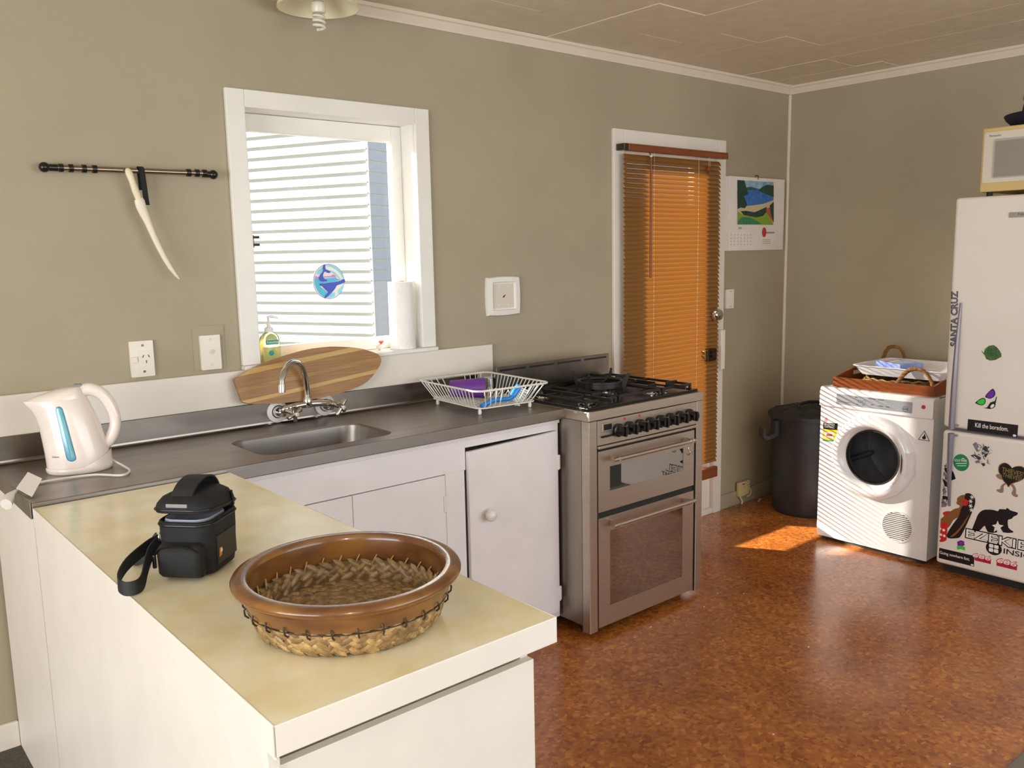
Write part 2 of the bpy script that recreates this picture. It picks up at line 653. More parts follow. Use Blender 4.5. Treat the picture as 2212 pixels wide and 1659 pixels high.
def rrect(w, h, r, n=5, cx=0.0, cy=0.0):
    out = []
    for sx, sy, a0 in ((1, 1, 0), (-1, 1, 90), (-1, -1, 180), (1, -1, 270)):
        for i in range(n + 1):
            a = R(a0 + 90 * i / n)
            out.append((cx + sx * (w / 2 - r) + r * math.cos(a), cy + sy * (h / 2 - r) + r * math.sin(a)))
    return out


def disc(cx, cy, r, n=24, ry=None):
    return [(cx + r * math.cos(2 * PI * i / n), cy + (ry or r) * math.sin(2 * PI * i / n)) for i in range(n)]


def spline(pts, k=6):
    """Catmull-Rom through pts"""
    P = [Vector(p) for p in pts]
    P = [2 * P[0] - P[1]] + P + [2 * P[-1] - P[-2]]
    out = []
    for i in range(1, len(P) - 2):
        for j in range(k):
            t = j / k
            a, b, c, d = P[i - 1], P[i], P[i + 1], P[i + 2]
            out.append(0.5 * ((2 * b) + (c - a) * t + (2 * a - 5 * b + 4 * c - d) * t * t + (3 * b - a - 3 * c + d) * t ** 3))
    out.append(P[-2])
    return out


def soft(pts, k=3):
    """closed smooth outline through 2D points"""
    n = len(pts)
    out = []
    for i in range(n):
        p0, p1, p2, p3 = (Vector(pts[(i + j) % n]) for j in (-1, 0, 1, 2))
        for j in range(k):
            t = j / k
            q = 0.5 * ((2 * p1) + (p2 - p0) * t + (2 * p0 - 5 * p1 + 4 * p2 - p3) * t * t + (3 * p1 - p0 - 3 * p2 + p3) * t ** 3)
            out.append((q.x, q.y))
    return out


TXT = {}


def text(st, bold=0.0):
    """lettering outline mesh, height of a capital about 0.69, left-aligned on the baseline"""
    if (st, bold) not in TXT:
        c = bpy.data.curves.new('lettering', 'FONT')
        c.body = st
        c.offset = bold
        c.resolution_u = 3
        o = bpy.data.objects.new('lettering', c)
        COL.objects.link(o)
        dg = bpy.context.evaluated_depsgraph_get()
        TXT[(st, bold)] = bpy.data.meshes.new_from_object(o.evaluated_get(dg))
        bpy.data.objects.remove(o)
        bpy.data.curves.remove(c)
    return TXT[(st, bold)]


def put_text(g, st, fr, at, width, height, ang=0.0, off=0.0006, bold=0.0, shear=0.0):
    """lettering fitted to width x height with its lower-left corner at `at` (plane coordinates), turned by ang"""
    me = text(st, bold)
    xs = [v.co.x for v in me.vertices]
    ys = [v.co.y for v in me.vertices]
    x0, y0, sw, sh = min(xs), min(ys), max(xs) - min(xs), max(ys) - min(ys)
    o, u, w = (Vector(q) for q in fr)
    nn = u.cross(w).normalized()
    ca, sa = math.cos(ang), math.sin(ang)
    vs = []
    for v in me.vertices:
        a = (v.co.x - x0) / sw * width
        b = (v.co.y - y0) / sh * height
        a += b * shear
        vs.append(o + u * (at[0] + a * ca - b * sa) + w * (at[1] + a * sa + b * ca) + nn * off)
    g.add(vs, [tuple(p.vertices) for p in me.polygons])


for _s, _b in (('Kill the boredom.', .01), ('Going nowhere fast.', .01), ('EZEKIEL', .05), ('EZEKIEL', .005), ('INSIGHT', .01), ('686', .05),
               ('686', .01), ('SANTA CRUZ', .05), ('SANTA CRUZ', .008), ('SANTA', 0), ('CRUZ', 0), ('THIEVES!', 0), ('ENERGY', .02), ('RATING', .02),
               ('Panasonic', .02), ('Fisher & Paykel', .01), ('Sunbeam', 0), ('Palmolive', .02), ('recruitment', 0), ('July', 0),
               ('GOLF PARK', .01), ('POP', 0), ('0', .01)):
    text(_s, _b)
PXF = (V(2.709, 0, 0), V(0, -1, 0), V(0, 0, 1))     # fridge front: u = -y, v = z, normal -x
# flat print outlines, metres on their own surface
D={'bear':[(1.431,0.233),(1.434,0.255),(1.444,0.291),(1.452,0.317),(1.467,0.337),(1.487,0.346),(1.514,0.35),(1.532,0.348),(1.537,0.359),(1.563,0.363),(1.564,0.369),(1.572,0.369),(1.58,0.363),(1.603,0.36),(1.61,0.358),(1.608,0.348),(1.595,0.338),(1.587,0.326),(1.578,0.322),(1.573,0.313),(1.578,0.284),(1.595,0.274),(1.596,0.267),(1.558,0.259),(1.543,0.283),(1.53,0.268),(1.533,0.253),(1.497,0.245),(1.483,0.271),(1.473,0.26),(1.46,0.243)],'star':[(1.533,0.306),(1.54,0.29),(1.558,0.29),(1.545,0.276),(1.548,0.258),(1.534,0.266),(1.52,0.251),(1.523,0.273),(1.511,0.281),(1.528,0.288)],'hula_hair':[(1.392,0.39),(1.395,0.4),(1.411,0.404),(1.426,0.397),(1.436,0.381),(1.436,0.358),(1.428,0.326),(1.416,0.287),(1.399,0.237),(1.382,0.196),(1.363,0.185),(1.334,0.178),(1.324,0.187),(1.33,0.21),(1.35,0.251),(1.372,0.293),(1.38,0.331),(1.397,0.355),(1.392,0.374)],'hula_skin':[(1.392,0.392),(1.396,0.378),(1.4,0.361),(1.389,0.34),(1.382,0.329),(1.379,0.305),(1.368,0.284),(1.349,0.267),(1.338,0.243),(1.326,0.225),(1.321,0.239),(1.289,0.233),(1.284,0.247),(1.298,0.266),(1.314,0.282),(1.347,0.317),(1.368,0.328),(1.372,0.339),(1.361,0.343),(1.357,0.352),(1.361,0.359),(1.359,0.365),(1.363,0.376),(1.377,0.388)],'hula_skirt':[(1.289,0.233),(1.32,0.25),(1.325,0.219),(1.324,0.187),(1.323,0.166),(1.304,0.153),(1.287,0.155),(1.281,0.177),(1.281,0.204)],'hula_top':[(1.3,0.29),(1.313,0.3),(1.333,0.305),(1.328,0.294),(1.307,0.276)],'hula_flower':[(1.384,0.362),(1.389,0.371),(1.396,0.374),(1.404,0.372),(1.408,0.362),(1.405,0.35),(1.397,0.344),(1.388,0.345),(1.383,0.353)],'hula_streak':[(1.414,0.307),(1.408,0.285),(1.385,0.236),(1.358,0.196),(1.339,0.186),(1.366,0.219),(1.389,0.258)],'flw':[(1.423,0.389),(1.418,0.369),(1.419,0.348),(1.424,0.33)],'skirt_dots':[(1.293,0.214),(1.31,0.211),(1.299,0.187),(1.293,0.167),(1.314,0.185)],'green':[(1.368,0.536),(1.401,0.542)],'kill':[(1.386,0.736),(1.589,0.737),(1.588,0.684),(1.385,0.685)],'going':[(1.282,0.123),(1.447,0.124),(1.448,0.074),(1.281,0.074)],'ink':[[(1.285,0.496),(1.317,0.507),(1.337,0.487),(1.349,0.458),(1.33,0.447),(1.309,0.472)],[(1.282,0.467),(1.294,0.482),(1.319,0.463),(1.325,0.444),(1.305,0.445)],[(1.282,0.441),(1.3,0.449),(1.319,0.427),(1.322,0.412),(1.302,0.416)],[(1.282,0.399),(1.302,0.411),(1.313,0.389),(1.299,0.371)],[(1.283,0.362),(1.299,0.371),(1.322,0.37),(1.32,0.354),(1.295,0.354)],[(1.285,0.337),(1.293,0.359),(1.316,0.338),(1.314,0.322),(1.29,0.315)]],'fig':[[(1.453,0.617),(1.462,0.627),(1.48,0.626),(1.483,0.611),(1.469,0.576),(1.455,0.584),(1.449,0.598)],[(1.411,0.627),(1.424,0.639),(1.436,0.626),(1.433,0.61),(1.44,0.596),(1.429,0.597)],[(1.404,0.575),(1.422,0.583),(1.451,0.573),(1.447,0.56),(1.423,0.566)],[(1.424,0.553),(1.442,0.562),(1.448,0.55),(1.429,0.544)],[(1.45,0.548),(1.466,0.551),(1.469,0.541),(1.46,0.535)]],'frog':[[(1.37,0.17),(1.385,0.181),(1.4,0.18),(1.403,0.162),(1.389,0.152),(1.373,0.152)],[(1.37,0.149),(1.387,0.156),(1.404,0.155),(1.407,0.137),(1.39,0.141),(1.372,0.134)]],'ins':[(1.524,0.179),(1.556,0.187)],'instext':[(1.564,0.166),(1.646,0.174)],'ez':[(1.407,0.187),(1.642,0.237)],'b686':[[(1.435,0.1),(1.523,0.128),(1.52,0.107),(1.449,0.107),(1.447,0.119)],[(1.532,0.123),(1.626,0.141),(1.624,0.121),(1.529,0.114)],[(1.451,0.123),(1.523,0.128),(1.52,0.107),(1.449,0.107)]],'t686':[(1.43,0.115),(1.532,0.123)],'sg1':[(1.412,0.813),(1.435,0.834),(1.449,0.836),(1.454,0.827),(1.451,0.812),(1.442,0.804),(1.428,0.804),(1.417,0.808)],'sg1i':[(1.419,0.815),(1.437,0.831),(1.448,0.832),(1.451,0.825),(1.447,0.812),(1.44,0.807),(1.429,0.808)],'sg2':[(1.451,0.842),(1.456,0.855),(1.468,0.871),(1.478,0.88),(1.482,0.88),(1.49,0.868),(1.49,0.853),(1.48,0.841),(1.469,0.836),(1.46,0.838)],'sg2i':[(1.456,0.844),(1.459,0.855),(1.47,0.869),(1.479,0.876),(1.487,0.866),(1.487,0.854),(1.478,0.843),(1.469,0.839)],'sgm':[(1.444,0.793),(1.461,0.797),(1.473,0.82),(1.49,0.828),(1.494,0.844),(1.498,0.849),(1.495,0.823),(1.493,0.804),(1.478,0.793),(1.461,0.792)],'sgt':[(1.474,0.802),(1.482,0.814),(1.49,0.813),(1.488,0.804),(1.479,0.797)],'sc':[(1.434,1.032),(1.438,1.05),(1.452,1.064),(1.472,1.069),(1.486,1.06),(1.497,1.047),(1.504,1.035),(1.506,1.021),(1.497,1.015),(1.482,1.005),(1.462,1.001),(1.445,1.007),(1.439,1.021),(1.427,1.035),(1.424,1.044)],'santa':[(1.306,1.067),(1.294,1.289)],'handle_u':[(1.337,1.245),(1.322,0.738)],'heart':[(1.535,0.51),(1.527,0.516),(1.522,0.53),(1.523,0.547),(1.53,0.558),(1.545,0.567),(1.559,0.564),(1.57,0.556),(1.577,0.549),(1.585,0.556),(1.602,0.562),(1.616,0.562),(1.632,0.553),(1.636,0.536),(1.627,0.513),(1.608,0.496),(1.589,0.485),(1.575,0.475),(1.567,0.462),(1.559,0.473),(1.547,0.484),(1.539,0.496)],'heart_arm':[(1.536,0.49),(1.522,0.494),(1.515,0.502),(1.516,0.509),(1.525,0.513),(1.534,0.512),(1.543,0.503),(1.546,0.492)],'heart_leg1':[(1.561,0.476),(1.552,0.469),(1.548,0.459),(1.549,0.445),(1.547,0.435),(1.534,0.432),(1.521,0.438),(1.522,0.444),(1.534,0.448),(1.537,0.462),(1.546,0.474),(1.554,0.478)],'heart_leg2':[(1.574,0.475),(1.581,0.467),(1.586,0.455),(1.581,0.441),(1.585,0.431),(1.597,0.425),(1.605,0.428),(1.606,0.435),(1.598,0.441),(1.597,0.46),(1.59,0.473),(1.584,0.48)],'thieves':[(1.536,0.525),(1.619,0.517)],'thieves2':[(1.54,0.502),(1.612,0.502)],'cal':[(2.819,1.892),(3.349,1.895),(3.37,1.493),(2.837,1.489)],'pic':[(2.908,1.875),(3.263,1.877),(3.27,1.633),(2.917,1.632)],'sky':[(2.908,1.875),(3.263,1.877),(3.265,1.835),(2.909,1.832)],'sea':[(2.942,1.828),(3.032,1.841),(3.125,1.834),(3.265,1.787),(3.266,1.77),(3.147,1.749),(3.036,1.738),(2.914,1.731),(2.909,1.819)],'hillR':[(3.111,1.825),(3.153,1.848),(3.2,1.861),(3.264,1.857),(3.267,1.789),(3.192,1.806)],'hillL':[(2.96,1.826),(3.005,1.84),(3.041,1.843),(3.097,1.833),(3.106,1.828),(3.033,1.823)],'sand':[(2.914,1.726),(3.036,1.738),(3.166,1.751),(3.266,1.776),(3.267,1.749),(3.205,1.726),(3.083,1.708),(2.916,1.708)],'tree':[(2.908,1.875),(2.972,1.875),(2.986,1.847),(3.015,1.801),(2.97,1.79),(3.004,1.743),(2.982,1.722),(2.945,1.726),(2.914,1.718)],'hedge':[(2.942,1.706),(3.0,1.709),(3.074,1.702),(3.102,1.708),(3.195,1.734),(3.206,1.71),(3.159,1.682),(3.094,1.673),(2.974,1.685)],'lawn':[(2.915,1.705),(2.974,1.684),(3.094,1.673),(3.197,1.699),(3.267,1.64),(3.27,1.633),(2.917,1.632)],'bushes':[(2.925,1.658),(2.956,1.674),(3.038,1.673),(3.113,1.652),(3.152,1.636),(2.917,1.633)],'house':[(3.191,1.726),(3.239,1.735),(3.245,1.694),(3.272,1.645),(3.227,1.678),(3.197,1.699)],'hedgeR':[(3.224,1.742),(3.267,1.765),(3.272,1.645),(3.24,1.694)],'oval':[(3.157,1.591),(3.201,1.591),(3.178,1.618),(3.18,1.562)],'caltext':[(3.201,1.585),(3.286,1.585)],'july':[(2.924,1.609),(2.963,1.609)],'swirl':[(3.316,1.53),(3.351,1.53)],'nums':[(2.862,1.562),(3.034,1.529)],'whale':[(0.377,1.416),(0.385,1.43),(0.397,1.442),(0.397,1.457),(0.401,1.467),(0.408,1.468),(0.408,1.451),(0.416,1.447),(0.429,1.44),(0.425,1.435),(0.415,1.436),(0.405,1.441),(0.398,1.433),(0.396,1.422),(0.402,1.413),(0.415,1.405),(0.387,1.403)],'whale2':[(0.38,1.395),(0.396,1.395),(0.423,1.398),(0.451,1.4),(0.47,1.404),(0.486,1.41),(0.491,1.406),(0.49,1.397),(0.471,1.39),(0.454,1.385),(0.446,1.374),(0.429,1.358),(0.407,1.341),(0.395,1.34),(0.412,1.359),(0.412,1.363),(0.401,1.373),(0.389,1.386),(0.381,1.387)],'wpink':[(0.362,1.426),(0.378,1.42),(0.378,1.416),(0.361,1.417)],'wpink2':[(0.397,1.422),(0.427,1.423),(0.442,1.429),(0.451,1.424),(0.453,1.418),(0.398,1.418)],'wsea':[(0.36,1.416),(0.378,1.415),(0.387,1.403),(0.415,1.405),(0.402,1.414),(0.441,1.416),(0.451,1.418),(0.459,1.41),(0.476,1.409),(0.452,1.401),(0.423,1.399),(0.386,1.394),(0.381,1.386),(0.392,1.376),(0.411,1.361),(0.405,1.35),(0.395,1.342),(0.377,1.357),(0.364,1.378),(0.359,1.396)],'wsky':[(0.397,1.46),(0.398,1.443),(0.385,1.431),(0.368,1.434),(0.377,1.447)],'warc':[(0.41,1.465),(0.427,1.466),(0.449,1.46),(0.472,1.444),(0.484,1.425),(0.488,1.411),(0.482,1.412),(0.471,1.433),(0.455,1.447),(0.431,1.459),(0.41,1.464)],'warc2':[(0.428,1.446),(0.448,1.437),(0.463,1.422),(0.471,1.411),(0.464,1.412),(0.454,1.425),(0.437,1.436),(0.427,1.439)],'wlow':[(0.429,1.357),(0.445,1.358),(0.443,1.343),(0.424,1.338),(0.408,1.34)],'wlow2':[(0.458,1.365),(0.478,1.381),(0.487,1.388),(0.481,1.369),(0.464,1.352),(0.459,1.355)],'wcirc':[(0.423,1.402),(0.358,1.404)],'energy':[(0.663,0.61),(0.745,0.621),(0.744,0.583),(0.664,0.578)],'energy2':[(0.664,0.578),(0.744,0.583),(0.728,0.52),(0.664,0.518)],'energy0':[(0.663,0.61),(0.672,0.637),(0.688,0.651),(0.692,0.63),(0.676,0.612)],'flame':[(1.173,0.644),(1.197,0.602),(1.148,0.601)],'disp':[(0.74,0.773),(1.118,0.776),(1.117,0.723),(0.741,0.72)],'bottle':0}
# ================================================================== THE SETTING
XR, CZ, XL, YB = 3.435, 2.428, -4.2, -5.2
WALL = (V(0, 0, 0), V(1, 0, 0), V(0, 0, 1))         # back wall plane, normal towards the room


def struct(g, name, m, **kw):
    return g.build(name, m, kind='structure', **kw)


struct(G().box((-0.80, -2.10, -0.05), (XR + .1, 0.13, 0)), 'floor', 'cork')
g = G()
g.box((XL, YB, -0.05), (XR + .1, -2.14, 0.004)).box((XL, -2.14, -0.05), (-0.80, 0.1, 0.004))
struct(g, 'floor_carpet', 'carpet')
struct(G().box((-0.30, -2.145, 0), (XR, -2.098, 0.006)), 'trim_1', 'metal_strip', bevel=0.003)

# back wall with the window and door openings
WX0, WX1, WZ0, WZ1 = 0.055, 0.780, 1.106, 2.022
DX0, DX1, DZ1 = 1.973, 2.747, 2.017
g = G()
T = 0.14
for x0, x1, z0, z1 in ((XL, WX0, 0, CZ + .05), (WX0, WX1, 0, WZ0), (WX0, WX1, WZ1, CZ + .05), (WX1, DX0, 0, CZ + .05),
                       (DX0, DX1, DZ1, CZ + .05), (DX1, XR + .1, 0, CZ + .05)):
    g.box((x0, 0, z0), (x1, T, z1))
struct(g, 'wall_back', 'wall_paint')
struct(G().box((XR, YB, 0), (XR + .1, 0, CZ + .05)), 'wall_right', 'wall_paint')
# living-room side walls, unseen; the rear opening is added for the fill lamp
g = G()
for y0, y1, z0, z1 in ((YB, -4.0, 0, CZ), (-4.0, -1.2, 0, .4), (-4.0, -1.2, 2.2, CZ), (-1.2, 0, 0, CZ)):
    g.box((XL - .1, y0, z0), (XL, y1, z1))
struct(g, 'wall_left', 'wall_paint')
g = G()
for x0, x1, z0, z1 in ((XL, -.5, 0, CZ), (-.5, 3.3, 0, .5), (-.5, 3.3, 2.25, CZ), (3.3, XR + .1, 0, CZ)):
    g.box((x0, YB - .1, z0), (x1, YB, z1))
struct(g, 'wall_rear', 'wall_paint')
for nm, a, b, ax in (('window_2', (XL - .06, -4.0, .4), (XL - .02, -1.2, 2.2), 1), ('added_rear_window', (-.5, YB - .06, .5), (3.3, YB - .02, 2.25), 0)):  # second frame is added, out of view, around the rear fill lamp's opening
    r = thing(nm, None, None, ((a[0] + b[0]) / 2, (a[1] + b[1]) / 2, a[2]), kind='structure')
    g = G()
    lo, hi = list(a), list(b)
    for k in range(4):
        t = a[ax] + (b[ax] - a[ax] - .06) * k / 3
        lo[ax], hi[ax] = t, t + .06
        g.box(lo, hi)
    for z in (a[2], b[2] - .06):
        g.box((a[0], a[1], z), (b[0], b[1], z + .06))
    g.build('window_frame', 'window_white', r)

# ceiling: slab and softboard tiles laid in staggered rows along the room
ceil = struct(G().box((XL, YB, CZ + .012), (XR + .1, 0.1, CZ + .05)), 'ceiling', 'ceiling_paint')
WORLDLOC[ceil.name] = Vector(ceil.location)
x = 0.03
col_i = 0
tile = {}
rng = random.Random(3)
xs = [-1.15, -.86, -.57, -.28, .01, .30, .59, .88, 1.17, 1.46, 1.75, 2.04, 2.33, 2.62, 2.91, 3.20, 3.435]
for i in range(len(xs) - 1):
    w = xs[i + 1] - xs[i]
    y = 0.0
    first = (0.42, 0.20, 0.33)[i % 3] * 1.6
    while y > -2.9:
        L = first if y == 0.0 else 0.85
        y1 = max(y - L, -2.9)
        key = (round(w, 3), round(L if y1 > -2.9 else y - y1, 3))
        dz = rng.uniform(-.0016, .0016)
        if key not in tile:
            o = G().box((xs[i] + .0005, y1 + .0005, CZ), (xs[i + 1] - .0005, y - .0005, CZ + .0115)).build('ceiling_tile', 'ceiling_paint', ceil, bevel=.001, seg=1)
            o.location.z += dz
            tile[key] = (o, xs[i], y1)
        else:
            o, ox, oy = tile[key]
            c = dup(o, ceil, (xs[i] - ox, y1 - oy, dz))
        y = y1

# cornices (coved strip, stepped) and corner bead
prof = [(0, 0), (.012, 0), (.016, .008), (.030, .030), (.038, .034), (.044, .0455), (0, .0455)]


def cornice(name, p0, p1, inward):
    p0, p1, q = Vector(p0), Vector(p1), Vector(inward)
    a = [p0 + q * u + V(0, 0, v) for u, v in prof]
    b = [p1 + q * u + V(0, 0, v) for u, v in prof]
    g = G().loft([a, b])
    struct(g, name, 'cornice_paint')


cornice('trim_2', (XL, 0, 2.3825), (XR, 0, 2.3825), (0, -1, 0))
cornice('trim_3', (XR, 0, 2.3825), (XR, YB, 2.3825), (-1, 0, 0))
struct(G().box((XR - .016, -.016, 0.1), (XR, 0, 2.3825)), 'trim_4', 'cornice_paint', bevel=.004)
# baseboards
struct(G().box((XL, -.016, 0), (-.80, 0, .085)), 'baseboard_left', 'trim_white', bevel=.004)
struct(G().box((2.803, -.012, 0), (XR, 0, .085)), 'baseboard_back', 'wall_paint', bevel=.003)
struct(G().box((XR - .012, -5.2, 0), (XR, -.012, .085)), 'baseboard_right', 'wall_paint', bevel=.003)

# ---------------------------------------------------------------- kitchen window
w1 = thing('window_1', None, None, (.417, 0, 1.106), kind='structure')
G().box((0, -.018, 1.122), (.067, 0, 2.07)).build('architrave', 'window_white', w1, bevel=.003)
G().box((.768, -.018, 1.122), (.8345, 0, 2.07)).build('architrave', 'window_white', w1, bevel=.003)
G().box((.067, -.018, 2.010), (.768, 0, 2.07)).build('architrave', 'window_white', w1, bevel=.003)
G().box((.055, 0, 1.122), (.067, .139, 2.022)).build('jamb_lining', 'window_white', w1)
G().box((.768, 0, 1.122), (.780, .139, 2.022)).build('jamb_lining', 'window_white', w1)
G().box((.067, 0, 2.010), (.768, .139, 2.022)).build('head_lining', 'window_white', w1)
G().box((0, -.034, 1.1065), (.8345, 0, 1.1215)).box((.0555, 0, 1.1065), (.7795, .139, 1.1215)).build('window_sill', 'window_white', w1, bevel=.003)
g = G()
g.box((.0675, .088, 1.122), (.112, .128, 2.009)).box((.722, .088, 1.122), (.7675, .128, 2.009))
g.box((.112, .088, 1.948), (.722, .128, 2.009)).box((.112, .088, 1.122), (.722, .128, 1.170))
sash = g.build('window_sash', 'window_white', w1, bevel=.003)
G().box((.110, .108, 1.168), (.724, .111, 1.950)).build('pane', 'window_glass', w1)
g = G()
g.box((.100, .074, 1.535), (.112, .088, 1.580)).cyl((.106, .074, 1.572), (.128, .066, 1.572), .0045).cyl((.106, .074, 1.545), (.128, .066, 1.545), .0045)
g.build('window_catch', 'steel_dark', sash, bevel=.002)

# ---------------------------------------------------------------- back door
d1 = thing('door_1', None, None, (2.36, 0, 0), kind='structure')
G().box((1.910, -.018, 0), (1.985, 0, 2.08)).build('architrave', 'trim_white', d1, bevel=.003)
G().box((2.735, -.018, 0), (2.803, 0, 2.08)).build('architrave', 'trim_white', d1, bevel=.003)
G().box((1.985, -.018, 2.005), (2.735, 0, 2.08)).build('architrave', 'trim_white', d1, bevel=.003)
G().box((1.973, 0, 0), (1.985, .139, 2.017)).build('jamb_lining', 'trim_white', d1)
G().box((2.735, 0, 0), (2.747, .139, 2.017)).build('jamb_lining', 'trim_white', d1)
G().box((1.985, 0, 2.005), (2.735, .139, 2.017)).build('head_lining', 'trim_white', d1)
G().box((1.985, -.012, 0), (2.735, .139, .030)).build('threshold', 'trim_white', d1, bevel=.003)
g = G()
g.box((1.988, .008, .034), (2.030, .048, 2.002)).box((2.560, .008, .034), (2.732, .048, 2.002))
g.box((2.030, .008, 1.930), (2.560, .048, 2.002)).box((2.030, .008, .034), (2.560, .048, .175))
leaf = g.build('door_leaf', 'trim_white', d1, bevel=.002)
G().box((2.028, .026, .173), (2.562, .030, 1.932)).build('pane', 'window_glass', d1)
# knob with rose and rim lock
g = G().cyl((2.660, .008, 1.145), (2.660, -.006, 1.145), .033, n=24).lathe([(.014, 0), (.014, .045), (.026, .052), (.034, .066), (.033, .084), (.026, .096), (.0001, .100)],
                                                                  (2.660, -.004, 1.145), 24, (0, -1, 0))
g.build('door_knob', 'chrome', d1, smooth=40)
g = G()
for dx, dz in ((-.028, .034), (.026, .036), (-.030, -.034), (.028, -.032)):
    g.ball((2.660 + dx, -.004, 1.145 + dz), .008, 8)
g.build('rose_screw', 'bronze', d1, smooth=60)
g = G().box((2.585, -.078, .895), (2.660, .008, .965)).box((2.664, -.070, .900), (2.676, -.010, .960))
lk = g.build('rim_lock', 'bronze', d1, bevel=.004)
G().box((2.560, -.080, .905), (2.585, -.050, .955)).build('latch_plate', 'brass_worn', d1, bevel=.002)
G().cyl((2.618, -.078, .930), (2.618, -.094, .930), .016, n=20).build('lock_button', 'steel_dark', d1, smooth=40)
G().box((2.742, -.052, .835), (2.775, -.018, 1.055)).build('keeper_block', 'trim_white', d1, bevel=.003)

# ---------------------------------------------------------------- what stands outside
struct(G().box((-6, .14, -.60), (12, 20, -.30)), 'ground', 'grass_ground')
nh = thing('neighbour_house', 'white weatherboard house seen outside through the kitchen window', 'house', (3.84, 5.40, -.30))
CN = V(3.84, 5.40, 0)
DL, DR = V(-.41, .91, 0).normalized(), V(.91, .41, 0).normalized()
E_ = .118
core = G()
a, b = CN + DL * .02 + DR * .02, CN + DL * 7
core.loft([[a + V(0, 0, z), b + DR * .02 + V(0, 0, z), b + DR * 4 + V(0, 0, z), CN + DR * 4 + DL * .02 + V(0, 0, z)] for z in (-.3, 3.95)])
core.build('wall_core', 'weatherboard', nh)


def boards(d, nrm, L):
    p0 = CN - d * .0
    sec = [(-.001, 0), (.032, 0), (.006, E_ + .018), (-.001, E_ + .018)]
    g = G().loft([[q + nrm * u + V(0, 0, v) for u, v in sec] for q in (p0, p0 + d * L)])
    return g


for d, nrm, L in ((DL, -DR, 7.0), (DR, -DL, 4.0)):
    g = boards(d, nrm, L)
    g.v = [p + V(0, 0, -.30) for p in g.v]
    o = g.build('weatherboard', 'weatherboard', nh)
    for k in range(1, 36):
        dup(o, nh, (0, 0, k * E_))
g = G()
g.box((-.03, -.03, -.3), (.03, .03, -.29))
c = CN - DR * .014 - DL * .014
core = G().loft([[c + DR * u + DL * v + V(0, 0, z) for u, v in ((-.014, -.014), (.012, -.014), (.012, .012), (-.014, .012))] for z in (-.3, 3.95)])
core.build('corner_stop', 'weatherboard', nh)

# ================================================================== FITTED KITCHEN
# white board fixed on the wall behind the bench
struct(G().box((-.80, -.020, .900), (1.133, 0, 1.106)), 'trim_5', 'trim_white', bevel=.003)

# stainless bench with pressed sink
BX0, BX1, BY, BZ = -.8025, 1.038, -.563, .90
bench = thing('sink_bench', 'stainless steel bench top with pressed sink below the window', 'bench', (.12, -.3, .86))
sx0, sx1, sy0, sy1 = -.152, .322, -.492, -.208
inner = rrect(sx1 - sx0, sy1 - sy0, .055, 6, (sx0 + sx1) / 2, (sy0 + sy1) / 2)
n = len(inner)
# ring of points on the outer rectangle matched by direction
ox0, ox1, oy0, oy1 = -.152 - .12, .322 + .12, BY + .006, -.022
outer = []
mcx, mcy = (sx0 + sx1) / 2, (sy0 + sy1) / 2
for (px, py) in inner:
    outer.append((min(max(mcx + (px - mcx) * 3, ox0), ox1), min(max(mcy + (py - mcy) * 3, oy0), oy1)))
g = G()
ridge = [((px - mcx) * 1.012 + mcx, (py - mcy) * 1.02 + mcy) for px, py in inner]
g.loft([[V(px, py, BZ) for px, py in outer], [V(px, py, BZ) for px, py in ridge], [V(px, py, BZ - .006) for px, py in inner]], False, False)
g.add([V(BX0, oy0, BZ), V(ox0, oy0, BZ), V(ox0, oy1, BZ), V(BX0, oy1, BZ)], [(0, 1, 2, 3)])
g.add([V(ox1, oy0, BZ), V(BX1, oy0, BZ), V(BX1, oy1, BZ), V(ox1, oy1, BZ)], [(0, 1, 2, 3)])
g.build('bench_surface', 'steel', bench, smooth=30)
g = G()
sh = [(px, py) for px, py in inner]
rings = []
for k, z in ((1.0, BZ - .006), (.985, BZ - .03), (.95, BZ - .13), (.90, BZ - .155), (.80, BZ - .165), (.1, BZ - .172)):
    rings.append([V(mcx + (px - mcx) * k, mcy + (py - mcy) * k, z) for px, py in sh])
g.loft(rings, False, True)
sk = g.build('sink_bowl', 'steel', bench, smooth=50)
g = G().lathe([(.0001, 0), (.032, 0), (.036, .003), (.036, -.002)], (mcx, mcy, BZ - .170), 24)
g.build('sink_waste', 'steel_dark', sk, smooth=40)
# rolled front edge, end edge and upstand
g = G().box((BX0, BY - .001, BZ - .040), (BX1, BY + .0065, BZ))
g.build('front_edge', 'steel', bench, bevel=.0025)
G().box((BX0 - .005, BY, BZ - .040), (BX0, -.02, BZ + .004)).build('end_edge', 'steel', bench, bevel=.002)
G().box((BX1, BY, BZ - .040), (BX1 + .003, -.02, BZ)).build('end_edge', 'steel', bench, bevel=.001)
cov = [(-.0205, .0), (-.036, .0), (-.031, .002), (-.028, .006), (-.0268, .012), (-.0268, .082), (-.0258, .084), (-.0205, .084)]
g = G().loft([[V(x_, u, BZ + v) for u, v in cov] for x_ in (BX0, BX1)])
g.build('upstand', 'steel_upstand', bench)

